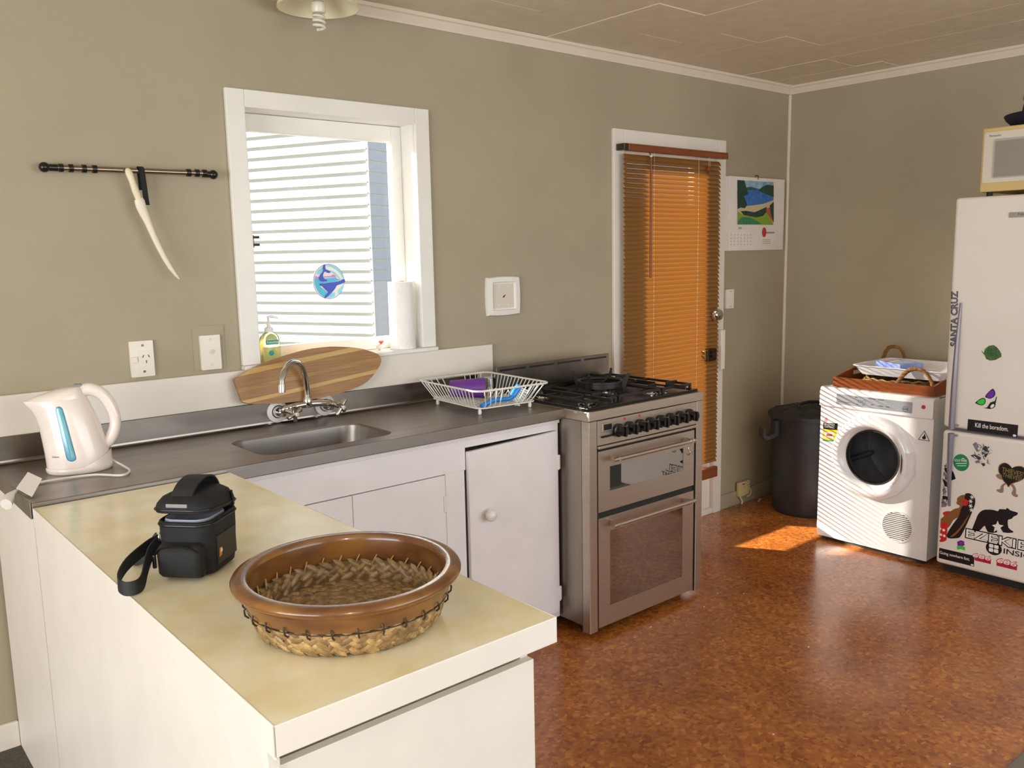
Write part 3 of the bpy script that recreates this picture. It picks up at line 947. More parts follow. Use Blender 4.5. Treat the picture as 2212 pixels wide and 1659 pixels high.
# sink cabinet under the bench
cab = thing('sink_cabinet', 'white painted cupboard under the steel sink bench', 'cabinet', (.12, -.28, 0))
FY = -.535
g = G().box((-.795, FY + .06, .0), (1.028, -.03, .085)).box((-.795, -.045, .085), (1.028, -.03, .845)).box((-.795, FY + .02, .085), (-.780, -.045, .845))
g.box((1.014, FY + .02, .085), (1.028, -.045, .845)).box((.520, FY + .02, .085), (.535, -.045, .70))
g.build('carcass', 'cupboard_white', cab)
G().box((-.30, FY - .006, .842), (1.036, FY + .02, .859)).build('bench_rail', 'cupboard_white', cab, bevel=.002)
G().box((-.30, FY, .735), (.578, FY + .02, .842)).box((.578, FY, .815), (1.032, FY + .02, .842)).build('top_rail', 'cupboard_white', cab, bevel=.001)
G().box((.488, FY, .07), (.572, FY + .02, .735)).build('stile', 'cupboard_white', cab, bevel=.001)
G().box((1.016, FY, .07), (1.032, FY + .02, .815)).build('stile', 'cupboard_white', cab, bevel=.001)
G().box((-.30, FY + .001, .05), (1.032, FY + .02, .07)).build('bottom_rail', 'cupboard_white', cab, bevel=.001)
dr = G().prism([(.580, .078), (1.0145, .078), (1.0145, .8135), (.580, .8015)], (V(0, FY, 0), V(1, 0, 0), V(0, 0, 1)), -.002, .016).build('door', 'cupboard_white', cab, bevel=.003)
g = G().lathe([(.009, 0), (.010, .012), (.021, .022), (.0235, .032), (.017, .042), (.0001, .045)], (.655, FY - .016, .560), 20, (0, -1, 0))
g.build('knob', 'cupboard_white', dr, smooth=50)
for z in (.690, .155):
    G().cyl((1.0165, FY - .017, z - .03), (1.0165, FY - .017, z + .03), .004, n=10).box((1.006, FY - .0175, z - .028), (1.027, FY - .0005, z + .028)).build('hinge', 'cupboard_white', dr, bevel=.001)
dr2 = G().box((.1155, FY - .005, .078), (.4835, FY + .016, .7325)).build('door', 'cupboard_white', cab, bevel=.002)
G().cyl((.483, FY - .006, .60), (.483, FY - .006, .66), .006, n=10).box((.474, FY - .009, .602), (.494, FY - .001, .658)).build('hinge', 'cupboard_white', dr2, bevel=.001)
G().box((-.30, FY - .005, .078), (.1135, FY + .016, .7325)).build('door', 'cupboard_white', cab, bevel=.002)
G().box((-.8005, -.555, 0.0), (-.7955, -.016, .858)).build('end_panel', 'peninsula_white', cab)

# peninsula counter
pen = thing('peninsula_counter', 'white peninsula counter with cream mottled laminate top', 'counter', (-.55, -1.25, 0))
PX0, PX1, PY0, PY1, PZ = -.803, -.295, -1.937, -.5725, .89
g = G().box((PX0 + .003, PY0 + .003, PZ - .036), (PX1 - .003, PY1, PZ))
g.build('laminate_top', 'laminate', pen)
G().box((PX0 - .0005, PY0, PZ - .045), (PX1, PY0 + .003, PZ + .0006)).box((PX0 - .0005, PY0, PZ - .048), (PX0 + .003, PY1, PZ + .0006)).box((PX1 - .003, PY0, PZ - .040), (PX1, PY1, PZ + .0006)).build('edge_strip', 'peninsula_white', pen, bevel=.0015)
G().box((PX0 + .001, PY0 + .036, 0), (PX0 + .019, PY1, PZ - .036)).build('side_panel', 'peninsula_white', pen, bevel=.001)
G().box((PX0 + .019, PY0 + .034, 0), (PX1 - .024, PY0 + .050, PZ - .079)).build('end_panel', 'peninsula_white', pen, bevel=.001)
G().box((PX0 + .019, PY0 + .075, PZ - .110), (PX1 - .040, PY0 + .090, PZ - .036)).build('inner_rail', 'peninsula_white', pen)
G().box((PX1 - .040, PY0 + .050, 0), (PX1 - .024, PY1, PZ - .036)).build('inner_panel', 'peninsula_white', pen, bevel=.001)
G().box((PX0 - .0005, PY0 + .028, 0), (PX0 + .0190, PY0 + .048, PZ - .048)).build('corner_post', 'peninsula_white', pen, bevel=.002)

# ---------------------------------------------------------------- wall tap
tap = thing('wall_tap', 'chrome wall-mounted swivel tap with two cross handles above the sink', 'tap', (.2, -.03, .94))
for x_ in (.112, .303):
    p = G().lathe([(.040, 0), (.040, .005), (.029, .010), (.024, .010)], (x_, -.0268, .945), 28, (0, -1, 0)).build('wall_ring', 'tap_white', tap, smooth=40)
    g = G().lathe([(.022, .004), (.022, .014), (.018, .03), (.015, .052), (.0001, .056)], (x_, -.0255, .945), 20, (0, -1, 0))
    g.build('inlet_flange', 'chrome', tap, smooth=40)
g = G().tube(spline([(.112, -.06, .948), (.112, -.075, .955), (.125, -.083, .962), (.20, -.085, .968), (.285, -.083, .962), (.303, -.075, .955), (.303, -.06, .948)], 5), .0125, 14)
g.build('bridge_body', 'chrome', tap, smooth=60)
g = G().lathe([(.0135, -.02), (.017, -.01), (.017, .012), (.013, .02), (.011, .03), (.0001, .031)], (.205, -.085, .975), 18)
g.build('spout_collar', 'chrome', tap, smooth=40)
path = [(.205, -.085, .99), (.203, -.088, 1.035), (.192, -.096, 1.085), (.165, -.118, 1.122), (.128, -.143, 1.133), (.090, -.168, 1.118), (.066, -.184, 1.090), (.058, -.190, 1.062)]
g = G().tube(spline(path, 6), .0108, 14)
spo = g.build('spout', 'chrome', tap, smooth=60)
G().cyl((.0585, -.1895, 1.066), (.057, -.191, 1.040), .0130, n=18).build('aerator', 'chrome', spo, smooth=40)
for x_, xe in ((.118, .140), (.303, .330)):
    d = V(xe - x_, -.050, -.014).normalized()
    p0 = V(x_, -.078, .957)
    p1 = p0 + d * .042
    g = G().cyl(p0, p1, .0105, .0085, 14)
    h = g.build('valve_stem', 'chrome', tap, smooth=40)
    u, w_ = g.frame(d)
    g = G().ball(p1 + d * .006, .011, 12)
    ph = R(20) if x_ < .2 else R(55)
    for k in range(4):
        a = ph + k * PI / 2
        q = u * math.cos(a) + w_ * math.sin(a)
        g.tube([p1 + d * .004 + q * t_ for t_ in (.004, .017, .030, .036)], [.0095, .0075, .0090, .006], 8)
    hd = g.build('cross_handle', 'chrome', tap, smooth=60)
    G().cyl(p1 + d * .012, p1 + d * .0185, .0075, n=16).build('handle_button', 'plastic_white', hd, smooth=40)

# ---------------------------------------------------------------- freestanding stove
st = thing('gas_stove', 'stainless steel freestanding stove with double oven and black gas hob', 'stove', (1.388, -.42, 0))
X0, X1, YF, YBk = 1.042, 1.733, -.694, -.150
g = G().box((X0, YF + .0405, .045), (X0 + .0015, YBk, .862)).build('side_panel', 'steel_side', st)
g = G().box((X1 - .0015, YF + .0405, .045), (X1, YBk, .862)).build('side_panel', 'steel_side', st)
G().box((X0 + .004, YF + .03, .05), (X1 - .004, YBk, .855)).build('oven_body', 'rubber_dark', st)
G().box((X0, YF - .001, .02), (X0 + .043, YF + .04, .862)).build('front_stile', 'steel_stove', st, bevel=.002)
G().box((X1 - .043, YF - .001, .02), (X1, YF + .04, .862)).build('front_stile', 'steel_stove', st, bevel=.002)
G().box((X0 - .001, YF - .002, .863), (X1 + .001, YBk, .900)).build('hob_frame', 'steel_stove', st, bevel=.003)
G().box((X0 + .045, YF - .002, .765), (X1 - .046, YF + .02, .861)).build('control_panel', 'steel_stove', st, bevel=.001)
G().box((X0 + .045, YF - .010, .752), (X1 - .046, YF + .02, .763)).build('trim_ledge', 'steel_stove', st, bevel=.002)
g = G().box((X0 + .05, YF + .012, .045), (X1 - .05, YF + .028, .75))
g.build('oven_gap', 'rubber_dark', st)


def oven_door(z0, z1, wz0, wz1, gl, hz):
    x0, x1 = X0 + .046, X1 - .062
    a, b = 1.152, 1.600
    g = G().box((x0, YF - .004, z0), (a, YF + .012, z1)).box((b, YF - .004, z0), (x1, YF + .012, z1))
    g.box((a, YF - .004, z0), (b, YF + .012, wz0)).box((a, YF - .004, wz1), (b, YF + .012, z1))
    dd = g.build('oven_door', 'steel_stove', st)
    G().box((a - .001, YF - .0025, wz0 - .001), (b + .001, YF + .008, wz1 + .001)).build('oven_window', gl, dd)
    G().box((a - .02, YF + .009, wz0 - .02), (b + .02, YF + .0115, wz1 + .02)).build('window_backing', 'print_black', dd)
    hb = G().cyl((1.125, YF - .048, hz), (1.625, YF - .048, hz), .0085, n=16).build('door_handle', 'steel_stove', dd, smooth=40)
    for xx in (1.150, 1.592):
        G().prism([(-.004, -.012), (-.004, .010), (-.056, .008), (-.056, -.008)], (V(xx, YF, hz), V(0, 1, 0), V(0, 0, 1)), 0, .014).build('handle_bracket', 'steel_stove', dd, bevel=.002)
    return dd


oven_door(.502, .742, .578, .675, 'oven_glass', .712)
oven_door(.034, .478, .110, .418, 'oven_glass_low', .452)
# clock, indicator lamps, knobs
ck = G().box((1.108, YF - .006, .815), (1.168, YF - .002, .850)).build('clock_surround', 'steel_stove', st, bevel=.003)
G().box((1.118, YF - .0075, .822), (1.160, YF - .0055, .844)).build('clock_display', 'print_black', ck)
for k in range(6):
    G().cyl((1.110 + k * .0115, YF - .002, .797), (1.110 + k * .0115, YF - .008, .797), .0042, n=10).build('clock_button', 'plastic_black', st, smooth=40)
for x_, m_ in ((1.238, 'print_red'), (1.325, 'print_red')):
    G().cyl((x_, YF - .002, .851), (x_, YF - .004, .851), .005, n=12).build('indicator_lamp', m_, st, smooth=40)
g = G()
for k in range(8):
    for dx in (-.012, .012):
        g.poly(disc(1.196 + k * .0622 + dx, .846, .0016, 6), (V(0, YF - .002, 0), V(1, 0, 0), V(0, 0, 1)), .0006)
g.build('dial_marks', 'print_dark', st)
kb = G().lathe([(.0265, 0), (.0265, .012), (.0215, .015), (.0195, .044), (.0001, .045)], (1.196, YF - .002, .812), 20, (0, -1, 0))
kb.box((1.1920, YF - .052, .792), (1.2000, YF - .012, .832))
kno = kb.build('control_knob', 'plastic_black', st, smooth=40)
for k in range(1, 8):
    dup(kno, st, (k * .0622, 0, 0))
g = G()
put_text(g, '0', (V(1.196, YF - .0145, .812), V(1, 0, 0), V(0, 0, 1)), (-.0255, -.005), .004, .010, 0)
g.build('knob_numeral', 'print_white', kno)
# splashback with four slots
sp = G().box((X0 + .002, -.150, .900), (X1 - .002, -.135, 1.0226)).build('splashback', 'steel_splash', st, bevel=.002)
for k in range(4):
    xx = X0 + .02 + k * .168
    G().box((xx, -.1512, 1.004), (xx + .146, -.1495, 1.012)).build('vent_slot', 'print_black', sp)
# black pressed hob tray
g = G().box((X0 + .012, YF + .018, .900), (X1 - .012, -.158, .904))
for a, b in (((X0 + .012, YF + .018, .904), (X1 - .012, YF + .032, .911)), ((X0 + .012, -.170, .904), (X1 - .012, -.158, .911)),
             ((X0 + .012, YF + .032, .904), (X0 + .026, -.170, .911)), ((X1 - .026, YF + .032, .904), (X1 - .012, -.170, .911))):
    g.box(a, b)
g.build('hob_tray', 'enamel_black', st, bevel=.002)
G().box((1.160, YF + .036, .904), (1.69, -.180, .9055)).build('spill_tray', 'steel_dark', st)
for nm, bx, by, r in (('small', 1.155, -.575, .026), ('large', 1.555, -.575, .046), ('wok', 1.380, -.430, .055), ('back', 1.150, -.300, .036), ('backr', 1.585, -.290, .036)):
    bu = G().lathe([(r + .014, 0), (r + .012, .005), (r, .007), (r, .014), (.0001, .014)], (bx, by, .9045), 24).build('burner_ring', 'chrome', st, smooth=30)
    g = G().lathe([(r * .97, .014), (r, .016), (r * .97, .022), (.0001, .0235)], (bx, by, .9045), 24)
    g.build('burner_cap', 'steel_splash' if nm == 'large' else 'enamel_black', bu, smooth=30)
    g = G()
    for k in range(18):
        a = 2 * PI * k / 18
        g.box((bx + r * math.cos(a) - .0015, by + r * math.sin(a) - .0015, .9105), (bx + r * math.cos(a) + .0015, by + r * math.sin(a) + .0015, .9195))
    g.build('burner_teeth', 'steel_dark', bu)


def grate(x0, x1, cs):
    z = .935
    g = G()
    y0, y1 = YF + .045, -.185
    for p, q in (((x0, y0), (x1, y0)), ((x0, y1), (x1, y1)), ((x0, y0), (x0, y1)), ((x1, y0), (x1, y1)), ((x0, (y0 + y1) / 2), (x1, (y0 + y1) / 2))):
        g.box((min(p[0], q[0]) - .004, min(p[1], q[1]) - .004, z - .010), (max(p[0], q[0]) + .004, max(p[1], q[1]) + .004, z))
    for cx, cy, r in cs:
        for a in range(4):
            dx, dy = ((1, 0), (0, 1), (-1, 0), (0, -1))[a]
            r0 = r * .45
            ex = x1 - cx if dx > 0 else cx - x0
            ey = .13
            L = ex if dx else ey
            p = (cx + dx * r0, cy + dy * r0)
            q = (cx + dx * L, cy + dy * L)
            g.box((min(p[0], q[0]) - .0035, min(p[1], q[1]) - .0035, z - .010), (max(p[0], q[0]) + .0035, max(p[1], q[1]) + .0035, z + .006))
    for fx in (x0, x1):
        for fy in (y0, y1):
            g.box((fx - .005, fy - .005, .905), (fx + .005, fy + .005, z))
    g.build('pan_grate', 'iron_black', st, bevel=.0015)


grate(1.075, 1.235, ((1.155, -.575, .06), (1.150, -.300, .06)))
grate(1.258, 1.500, ((1.380, -.430, .09),))
grate(1.522, 1.700, ((1.600, -.575, .08), (1.600, -.290, .06)))
g = G().tube([(1.380 + .092 * math.cos(2 * PI * k / 32), -.430 + .092 * math.sin(2 * PI * k / 32), .956) for k in range(32)], .007, 8, closed=True)
g.lathe([(.098, -.020), (.098, .006), (.094, .006), (.094, -.020)], (1.380, -.430, .956), 32)
wk = g.build('wok_ring', 'iron_black', st, smooth=50)
for k in range(4):
    a = R(22 + 90 * k)
    c_, s_ = math.cos(a), math.sin(a)
    fr = (V(1.380, -.430, .95), V(c_, s_, 0), V(0, 0, 1))
    G().prism([(.040, -.014), (.112, -.014), (.122, .012), (.132, .044), (.122, .048), (.100, .016), (.085, .008), (.040, .002)], fr, -.003, .003).build('wok_fin', 'iron_black', wk)
for xx in (X0 + .05, X1 - .06):
    for yy in (YF + .08, YBk - .05):
        G().cyl((xx, yy, 0), (xx, yy, .046), .016, n=14).build('foot', 'steel_dark', st, smooth=40)
G().box((X0 + .05, YF + .03, .022), (X1 - .05, YF + .05, .046)).build('kick_strip', 'rubber_dark', st)
# S hooks hung on the upper handle
for k, (xx, rz) in enumerate(((1.585, 0), (1.602, .5))):
    hz = .712
    q = [(0, -.010), (.002, .004), (-.006, .0125), (-.0135, .004), (-.013, -.012), (-.012, -.03), (-.004, -.045), (-.010, -.058), (-.022, -.055)]
    c_, s_ = math.cos(rz), math.sin(rz)
    pts = [(xx + s_ * (u + .006), YF - .048 - (u + .006) * c_, hz + v) for u, v in q]
    g = G().tube(spline(pts, 4), .0019, 6)
    g.build('s_hook', 'chrome', smooth=60, label=('small chrome S hook hung on the upper oven handle', 'twisted chrome S hook at the very end of the upper oven handle')[k], cat='hook', group='hooks on the oven handle')

# ================================================================== VENETIAN BLIND ON THE DOOR
bl = thing('venetian_blind', 'brown wooden venetian blind hanging closed over the back door', 'blind', (2.33, -.05, .23))
G().box((1.955, -.075, 1.974), (2.745, -.040, 2.006)).build('valance', 'valance_wood', bl, bevel=.003)
G().box((1.925, -.072, 1.975), (1.955, -.019, 2.006)).build('bracket', 'steel_dark', bl, bevel=.002)
G().box((2.715, -.040, 1.978), (2.742, -.019, 2.004)).build('bracket', 'steel_dark', bl, bevel=.002)
SX0, SX1, PITCH, NS = 1.945, 2.702, .02275, 72
YC = -.052
# slat section: crowned, inner edge low
sec = []
tl = R(58)
for k in range(5):
    t = (k / 4 - .5) * .0275
    bow = .0014 * (1 - (2 * k / 4 - 1) ** 2)
    # along (room-ward, down); bow towards room/up
    sec.append((YC - t * math.cos(tl) - bow * math.sin(tl), -t * math.sin(tl) + bow * math.cos(tl)))
up_ = [(a - .0009 * math.sin(tl), b + .0009 * math.cos(tl)) for a, b in sec]
ring = sec + up_[::-1]
zt = 1.948
g = G().loft([[V(xx, a, zt + b) for a, b in ring] for xx in (SX0, SX1)])
slat = g.build('slat', 'slat_wood', bl, smooth=35)
for k in range(1, NS):
    dup(slat, bl, (random.uniform(-.002, .002), 0, -k * PITCH))
G().box((SX0, -.066, .232), (SX1 + .003, -.040, .292)).build('bottom_rail', 'valance_wood', bl, bevel=.004)
for xx in (2.150, 2.503):
    for yy in (-.0655, -.0395):
        G().cyl((xx, yy, .25), (xx, yy, 1.975), .0008, n=5).build('ladder_cord', 'cord_cream', bl)
g = G().tube([(2.108, -.070, 1.974), (2.112, -.076, 1.955)], .003, 6)
g.build('wand_hook', 'steel_dark', bl)
G().cyl((2.111, -.078, 1.955), (2.110, -.078, 1.362), .0055, n=8).build('tilt_wand', 'valance_wood', bl, smooth=50)
G().ball((2.111, -.078, 1.953), .007, 8).build('wand_eye', 'plastic_white', bl, smooth=60)
for xx, z1 in ((2.572, 1.925), (2.584, 1.905)):
    G().cyl((xx, -.075, z1), (xx, -.075, 1.975), .0009, n=5).build('pull_cord', 'cord_cream', bl)
G().lathe([(.004, .026), (.008, .02), (.009, 0), (.0001, 0)], (2.584, -.075, 1.885), 12).build('cord_tassel', 'valance_wood', bl, smooth=40)
G().lathe([(.004, .026), (.009, .018), (.011, 0), (.0001, 0)], (2.570, -.077, 1.905), 12).build('cord_tassel', 'valance_wood', bl, smooth=40)

# ================================================================== ON THE BACK WALL
# telescopic rod, its strap and the sheathed knife
rod = thing('telescopic_rod', 'steel telescopic rod with black end knobs mounted on the wall', 'rod', (-.32, -.03, 1.76))
G().cyl((-.560, -.032, 1.777), (-.085, -.032, 1.780), .0085, n=18).build('outer_tube', 'rod_steel', rod, smooth=40)
for xx in (-.579, -.066):
    s_ = 1 if xx < -.3 else -1
    G().ball((xx, -.032, 1.777), .0155, 16).build('end_knob', 'plastic_black', rod, smooth=60)
    G().cyl((xx + s_ * .008, -.032, 1.777), (xx + s_ * .036, -.032, 1.777), .0105, n=16).build('end_sleeve', 'plastic_black', rod, smooth=40)
for xx in (-.534, -.506, -.469, -.439, -.149, -.121, -.096):
    g = G().lathe([(.0085, -.006), (.0125, -.006), (.0125, .006), (.0085, .006)], (xx, -.032, 1.777 + (xx + .579) * .006), 16, (1, 0, .006))
    g.build('clamp_ring', 'plastic_black', rod, smooth=40)
for xx in (-.540, -.110):
    G().cyl((xx, -.024, 1.777), (xx, 0, 1.777), .005, n=10).build('wall_pin', 'steel_dark', rod, smooth=40)
strap = thing('hanging_strap', 'short black webbing strap looped over the wall rod', 'strap', (-.300, -.032, 1.67))
pts = [(-.298, -.018, 1.72), (-.301, -.020, 1.77), (-.303, -.026, 1.789), (-.303, -.036, 1.791), (-.302, -.044, 1.782), (-.300, -.046, 1.75), (-.297, -.044, 1.71), (-.293, -.040, 1.672)]
G().ribbon(spline(pts, 3), [(1, 0, 0)] * (7 * 3 + 1), .017, .0015).build('webbing', 'strap_black', strap)
G().box((-.305, -.0475, 1.762), (-.297, -.0455, 1.79)).build('stitching', 'strap_black', strap)
kn = thing('sheathed_knife', 'white sheathed filleting knife hanging by a strap from the wall rod', 'knife', (-.28, -.05, 1.435))


def blade(cl, ws, ts):
    rings = []
    for i, (x_, z_) in enumerate(cl):
        a = cl[max(i - 1, 0)]
        b = cl[min(i + 1, len(cl) - 1)]
        d = V(b[0] - a[0], 0, b[1] - a[1]).normalized()
        s_ = V(-d.z, 0, d.x)
        rings.append([V(x_, -.050, z_) + s_ * ws[i] * math.cos(2 * PI * j / 12) + V(0, -1, 0) * ts[i] * math.sin(2 * PI * j / 12) for j in range(12)])
    return G().loft(rings)


blade([(-.3475, 1.784), (-.346, 1.778), (-.343, 1.768), (-.336, 1.745), (-.328, 1.715), (-.320, 1.688), (-.316, 1.672)],
      [.004, .0095, .0115, .010, .0115, .0105, .010], [.004, .008, .009, .009, .009, .009, .008]).build('handle', 'knife_handle', kn, smooth=60)
blade([(-.321, 1.690), (-.318, 1.682), (-.315, 1.667), (-.308, 1.645), (-.298, 1.618), (-.286, 1.582), (-.272, 1.545), (-.254, 1.503), (-.238, 1.472), (-.222, 1.447), (-.212, 1.434)],
      [.014, .0165, .0165, .0145, .0115, .010, .0095, .0085, .0075, .005, .002], [.011, .011, .011, .009, .008, .007, .0065, .006, .006, .005, .002]).build('sheath', 'knife_white', kn, smooth=60)


def plate(name, label, cat, x0, x1, z0, z1, depth=.010, m='socket_white', group=None):
    t = thing(name, label, cat, ((x0 + x1) / 2, 0, z0), group=group)
    fr = WALL
    G().prism(rrect(x1 - x0, z1 - z0, .003, 3, (x0 + x1) / 2, (z0 + z1) / 2), fr, 0, depth).build('face_plate', m, t, bevel=.0015)
    return t


so = plate('power_socket', 'white single power socket above the kettle', 'socket', -.375, -.300, 1.119, 1.237)
G().prism(rrect(.050, .068, .004, 3, -.326, 1.172), WALL, .010, .0115).build('socket_insert', 'socket_white', so)
G().box((-.372, -.0155, 1.166), (-.354, -.0105, 1.186)).build('rocker', 'socket_white', so, bevel=.0015)
for cx, cz, a in ((-.335, 1.186, -25), (-.317, 1.186, 25), (-.326, 1.168, 0)):
    r_ = Matrix.Rotation(R(-a), 3, 'Y')
    G().box((cx - .0012, -.0124, cz - .0045), (cx + .0012, -.0114, cz + .0045), r_).build('pin_slot', 'print_black', so)
for cz in (1.222, 1.136):
    G().cyl((-.334, -.010, cz), (-.334, -.0115, cz), .0042, n=12).build('screw', 'steel_dark', so, smooth=40)
struct(G().prism(rrect(.110, .150, .003, 2, -.111, 1.196), WALL, 0, .003), 'trim_6', 'wall_paint')
sw = plate('light_switch', 'white single light switch beside the kitchen window', 'switch', -.145, -.075, 1.120, 1.239, .014)
G().cyl((-.108, -.014, 1.182), (-.108, -.018, 1.181), .0085, n=20).build('rocker', 'socket_white', sw, smooth=40, bevel=.001)
for cz in (1.225, 1.138):
    G().cyl((-.109, -.014, cz), (-.109, -.0146, cz), .0045, n=14).build('screw_cap', 'cream_plastic', sw, smooth=40)
sw = plate('double_switch', 'white double light switch between door and calendar', 'switch', 2.832, 2.905, 1.166, 1.273, .012)
for cz in (1.236, 1.203):
    G().cyl((2.872, -.012, cz), (2.872, -.016, cz - .001), .008, n=16).build('rocker', 'socket_white', sw, smooth=40)
for cz in (1.262, 1.177):
    G().cyl((2.872, -.012, cz), (2.872, -.0128, cz), .003, n=10).build('screw', 'print_grey', sw, smooth=40)

# square white wall dial
dl = thing('wall_dial', 'square white wall fixture with recessed face and small dark pointer', 'wall dial', (1.2065, 0, 1.225))
c_, z_ = 1.2065, 1.3125


def pill(w, h, bulge):
    out = []
    for sx, sz, ex, ez in ((-1, 1, 1, 1), (1, 1, 1, -1), (1, -1, -1, -1), (-1, -1, -1, 1)):
        for k in range(8):
            t = k / 8
            x_ = sx + (ex - sx) * t
            y_ = sz + (ez - sz) * t
            b = 1 + bulge * (1 - (2 * t - 1) ** 2)
            if sx != ex:
                out.append((c_ + x_ * w / 2, z_ + y_ * h / 2 * b))
            else:
                out.append((c_ + x_ * w / 2 * b, z_ + y_ * h / 2))
    return out


o1, o2, o3, o4, o5 = pill(.180, .166, .05), pill(.172, .158, .05), pill(.134, .122, .02), pill(.130, .118, .01), pill(.122, .110, 0)
g = G().loft([[V(a, d_, b) for a, b in q] for q, d_ in ((o1, 0), (o1, -.012), (o2, -.020), (o3, -.022), (o4, -.014), (o5, -.012))], True, True)
bz = g.build('bezel', 'plastic_white', dl, smooth=35)
G().prism(rrect(.118, .106, .003, 3, c_, z_), WALL, .012, .0132).build('face', 'microwave_white', dl)
g = G().prism([(c_ - .006, z_ - .008), (c_ + .002, z_ - .006), (c_ + .012, z_ + .006), (c_ - .001, z_ + .001)], WALL, .0132, .0148)
g.build('pointer', 'print_dark', dl)
for dx in (-.025, .025):
    for dz in (-.038, .040):
        G().cyl((c_ + dx, -.0132, z_ + dz), (c_ + dx, -.015, z_ + dz), .004, n=12).build('stud', 'plastic_white', dl, smooth=40)

# calendar
cal = thing('wall_calendar', 'white wall calendar with a seaside painting beside the corner', 'calendar', (3.105, -.012, 1.489))
G().box((2.812, -.010, 1.488), (3.385, -.002, 1.893)).build('back_pages', 'paper_white', cal)
G().box((2.832, -.0165, 1.490), (3.378, -.0115, 1.895)).build('front_page', 'paper_white', cal)
CP = (V(0, -.0170, 0), V(1, 0, 0), V(0, 0, 1))


def art(name, parts, mlist, parent, fr):
    g = G()
    for k, (pl, m_) in enumerate(parts):
        g.m = mlist.index(m_)
        g.poly(pl, fr, .0002 * (k + 1))
    return g.build(name, mlist, parent)


px = [(2.912, 1.876), (3.266, 1.876), (3.266, 1.632), (2.912, 1.632)]
art('picture', [(px, 'art_sand'), (D['sky'], 'art_sky'), (D['sea'], 'art_sea'), (D['hillL'], 'art_hill'), (D['hillR'], 'art_dark'), (D['sand'], 'art_sand'),
                (D['lawn'], 'art_lawn'), (D['hedge'], 'art_dark'), (D['bushes'], 'art_bush'), (D['house'], 'art_roof'), (D['hedgeR'], 'art_dark'), (D['tree'], 'art_dark')],
    ['art_sand', 'art_sky', 'art_sea', 'art_hill', 'art_dark', 'art_lawn', 'art_bush', 'art_roof'], cal, CP)
g = G()
g.poly(disc(3.179, 1.590, .022, 20, .028), CP, .0003)
g.m = 1
put_text(g, 'recruitment', CP, (3.200, 1.583), .086, .012, 0, .0005)
put_text(g, 'July', CP, (2.925, 1.605), .035, .016, 0, .0005)
g.m = 2
for r_ in range(4):
    for c2 in range(7):
        g.poly(disc(2.862 + c2 * .031, 1.575 - r_ * .018, .0028, 6, .004), CP, .0004)
for r_ in range(3):
    g.poly([(3.165, 1.545 - r_ * .010), (3.245, 1.545 - r_ * .010), (3.245, 1.547 - r_ * .010), (3.165, 1.547 - r_ * .010)], CP, .0004)
g.build('page_print', ['print_red', 'print_dark', 'print_grey'], cal)
G().tube(spline([(3.105, -.018, 1.885), (3.105, -.019, 1.902), (3.106, -.010, 1.908), (3.106, 0, 1.906)], 4), .003, 6).build('hanger_pin', 'steel_dark', cal, smooth=60)

# cream wall box near the floor with its cord
pb = thing('wall_outlet_box', 'cream outlet box low on the wall behind the bin', 'outlet', (3.03, -.02, .05))
G().box((2.960, -.034, .052), (3.068, -.0125, .136)).build('box_body', 'phone_cream', pb, bevel=.004)
G().box((2.990, -.036, .122), (3.012, -.0335, .127)).build('slot', 'print_dark', pb)
for dx, dz in ((.06, .075), (.08, .08), (.078, .062), (.095, .062), (.05, .055)):
    G().box((2.960 + dx, -.0352, .052 + dz - .004), (2.960 + dx + .008, -.0338, .052 + dz - .001)).build('slot', 'print_dark', pb)
g = G().tube(spline([(3.045, -.036, .098), (3.052, -.052, .080), (3.046, -.050, .055), (3.03, -.040, .045)], 5), .0028, 7)
g.build('looped_wire', 'cord_cream', pb, smooth=60)
g = G().tube(spline([(2.985, -.022, .052), (2.990, -.026, .035), (2.998, -.030, .018), (2.985, -.034, .004)], 5), .0045, 8)
g.build('cable', 'cream_plastic', pb, smooth=60)

# ================================================================== PENDANT LAMP
lp = thing('pendant_lamp', 'cream shallow dish pendant lamp with a bare spiral bulb', 'lamp', (.289, -.160, 2.25))
LX, LY = .289, -.160
G().lathe([(.0001, .112), (.022, .110), (.030, .098), (.060, .078), (.108, .048), (.132, .022), (.136, .014), (.139, .014), (.137, .024), (.112, .053), (.062, .084), (.034, .104), (.024, .116), (.0001, .118)],
          (LX, LY, 2.322), 40).build('lamp_shade', 'shade_cream', lp, smooth=50)
G().cyl((LX, LY, 2.40), (LX, LY, 2.432), .012, n=16).build('ceiling_stem', 'plastic_white', lp, smooth=40)
bb = G().lathe([(.0001, .048), (.014, .046), (.015, .03), (.024, .022), (.024, -.004), (.021, -.010), (.0001, -.012)], (LX, LY, 2.330), 20).build('bulb_base', 'bulb_white', lp, smooth=40)
pts = []
for k in range(91):
    t = k / 90
    a = 2 * PI * 3.4 * t
    r_ = .0185 if t < .86 else .0185 * (1 - (t - .86) / .14 * .75)
    pts.append((LX + r_ * math.cos(a), LY + r_ * math.sin(a), 2.318 - .052 * t))
G().tube(pts, .0048, 8).build('spiral_tube', 'bulb_white', lp, smooth=60)

# ================================================================== ON THE SINK BENCH
# kettle
KR = R(-13.6)
ke = thing('electric_kettle', 'cream white electric jug kettle with blue water window', 'kettle', (-.615, -.262, .9005), KR)
KS = (.82, .90, .955)
ke.scale = KS
rings_def = [  # z, xmin, xmax, half depth, pinch
    (.004, -.102, .100, .072, 0), (.030, -.102, .104, .073, 0), (.060, -.104, .100, .072, 0), (.100, -.108, .090, .069, .05), (.140, -.113, .079, .065, .12),
    (.175, -.122, .066, .060, .25), (.200, -.136, .055, .056, .42), (.217, -.152, .046, .052, .60), (.222, -.150, .044, .050, .60)]


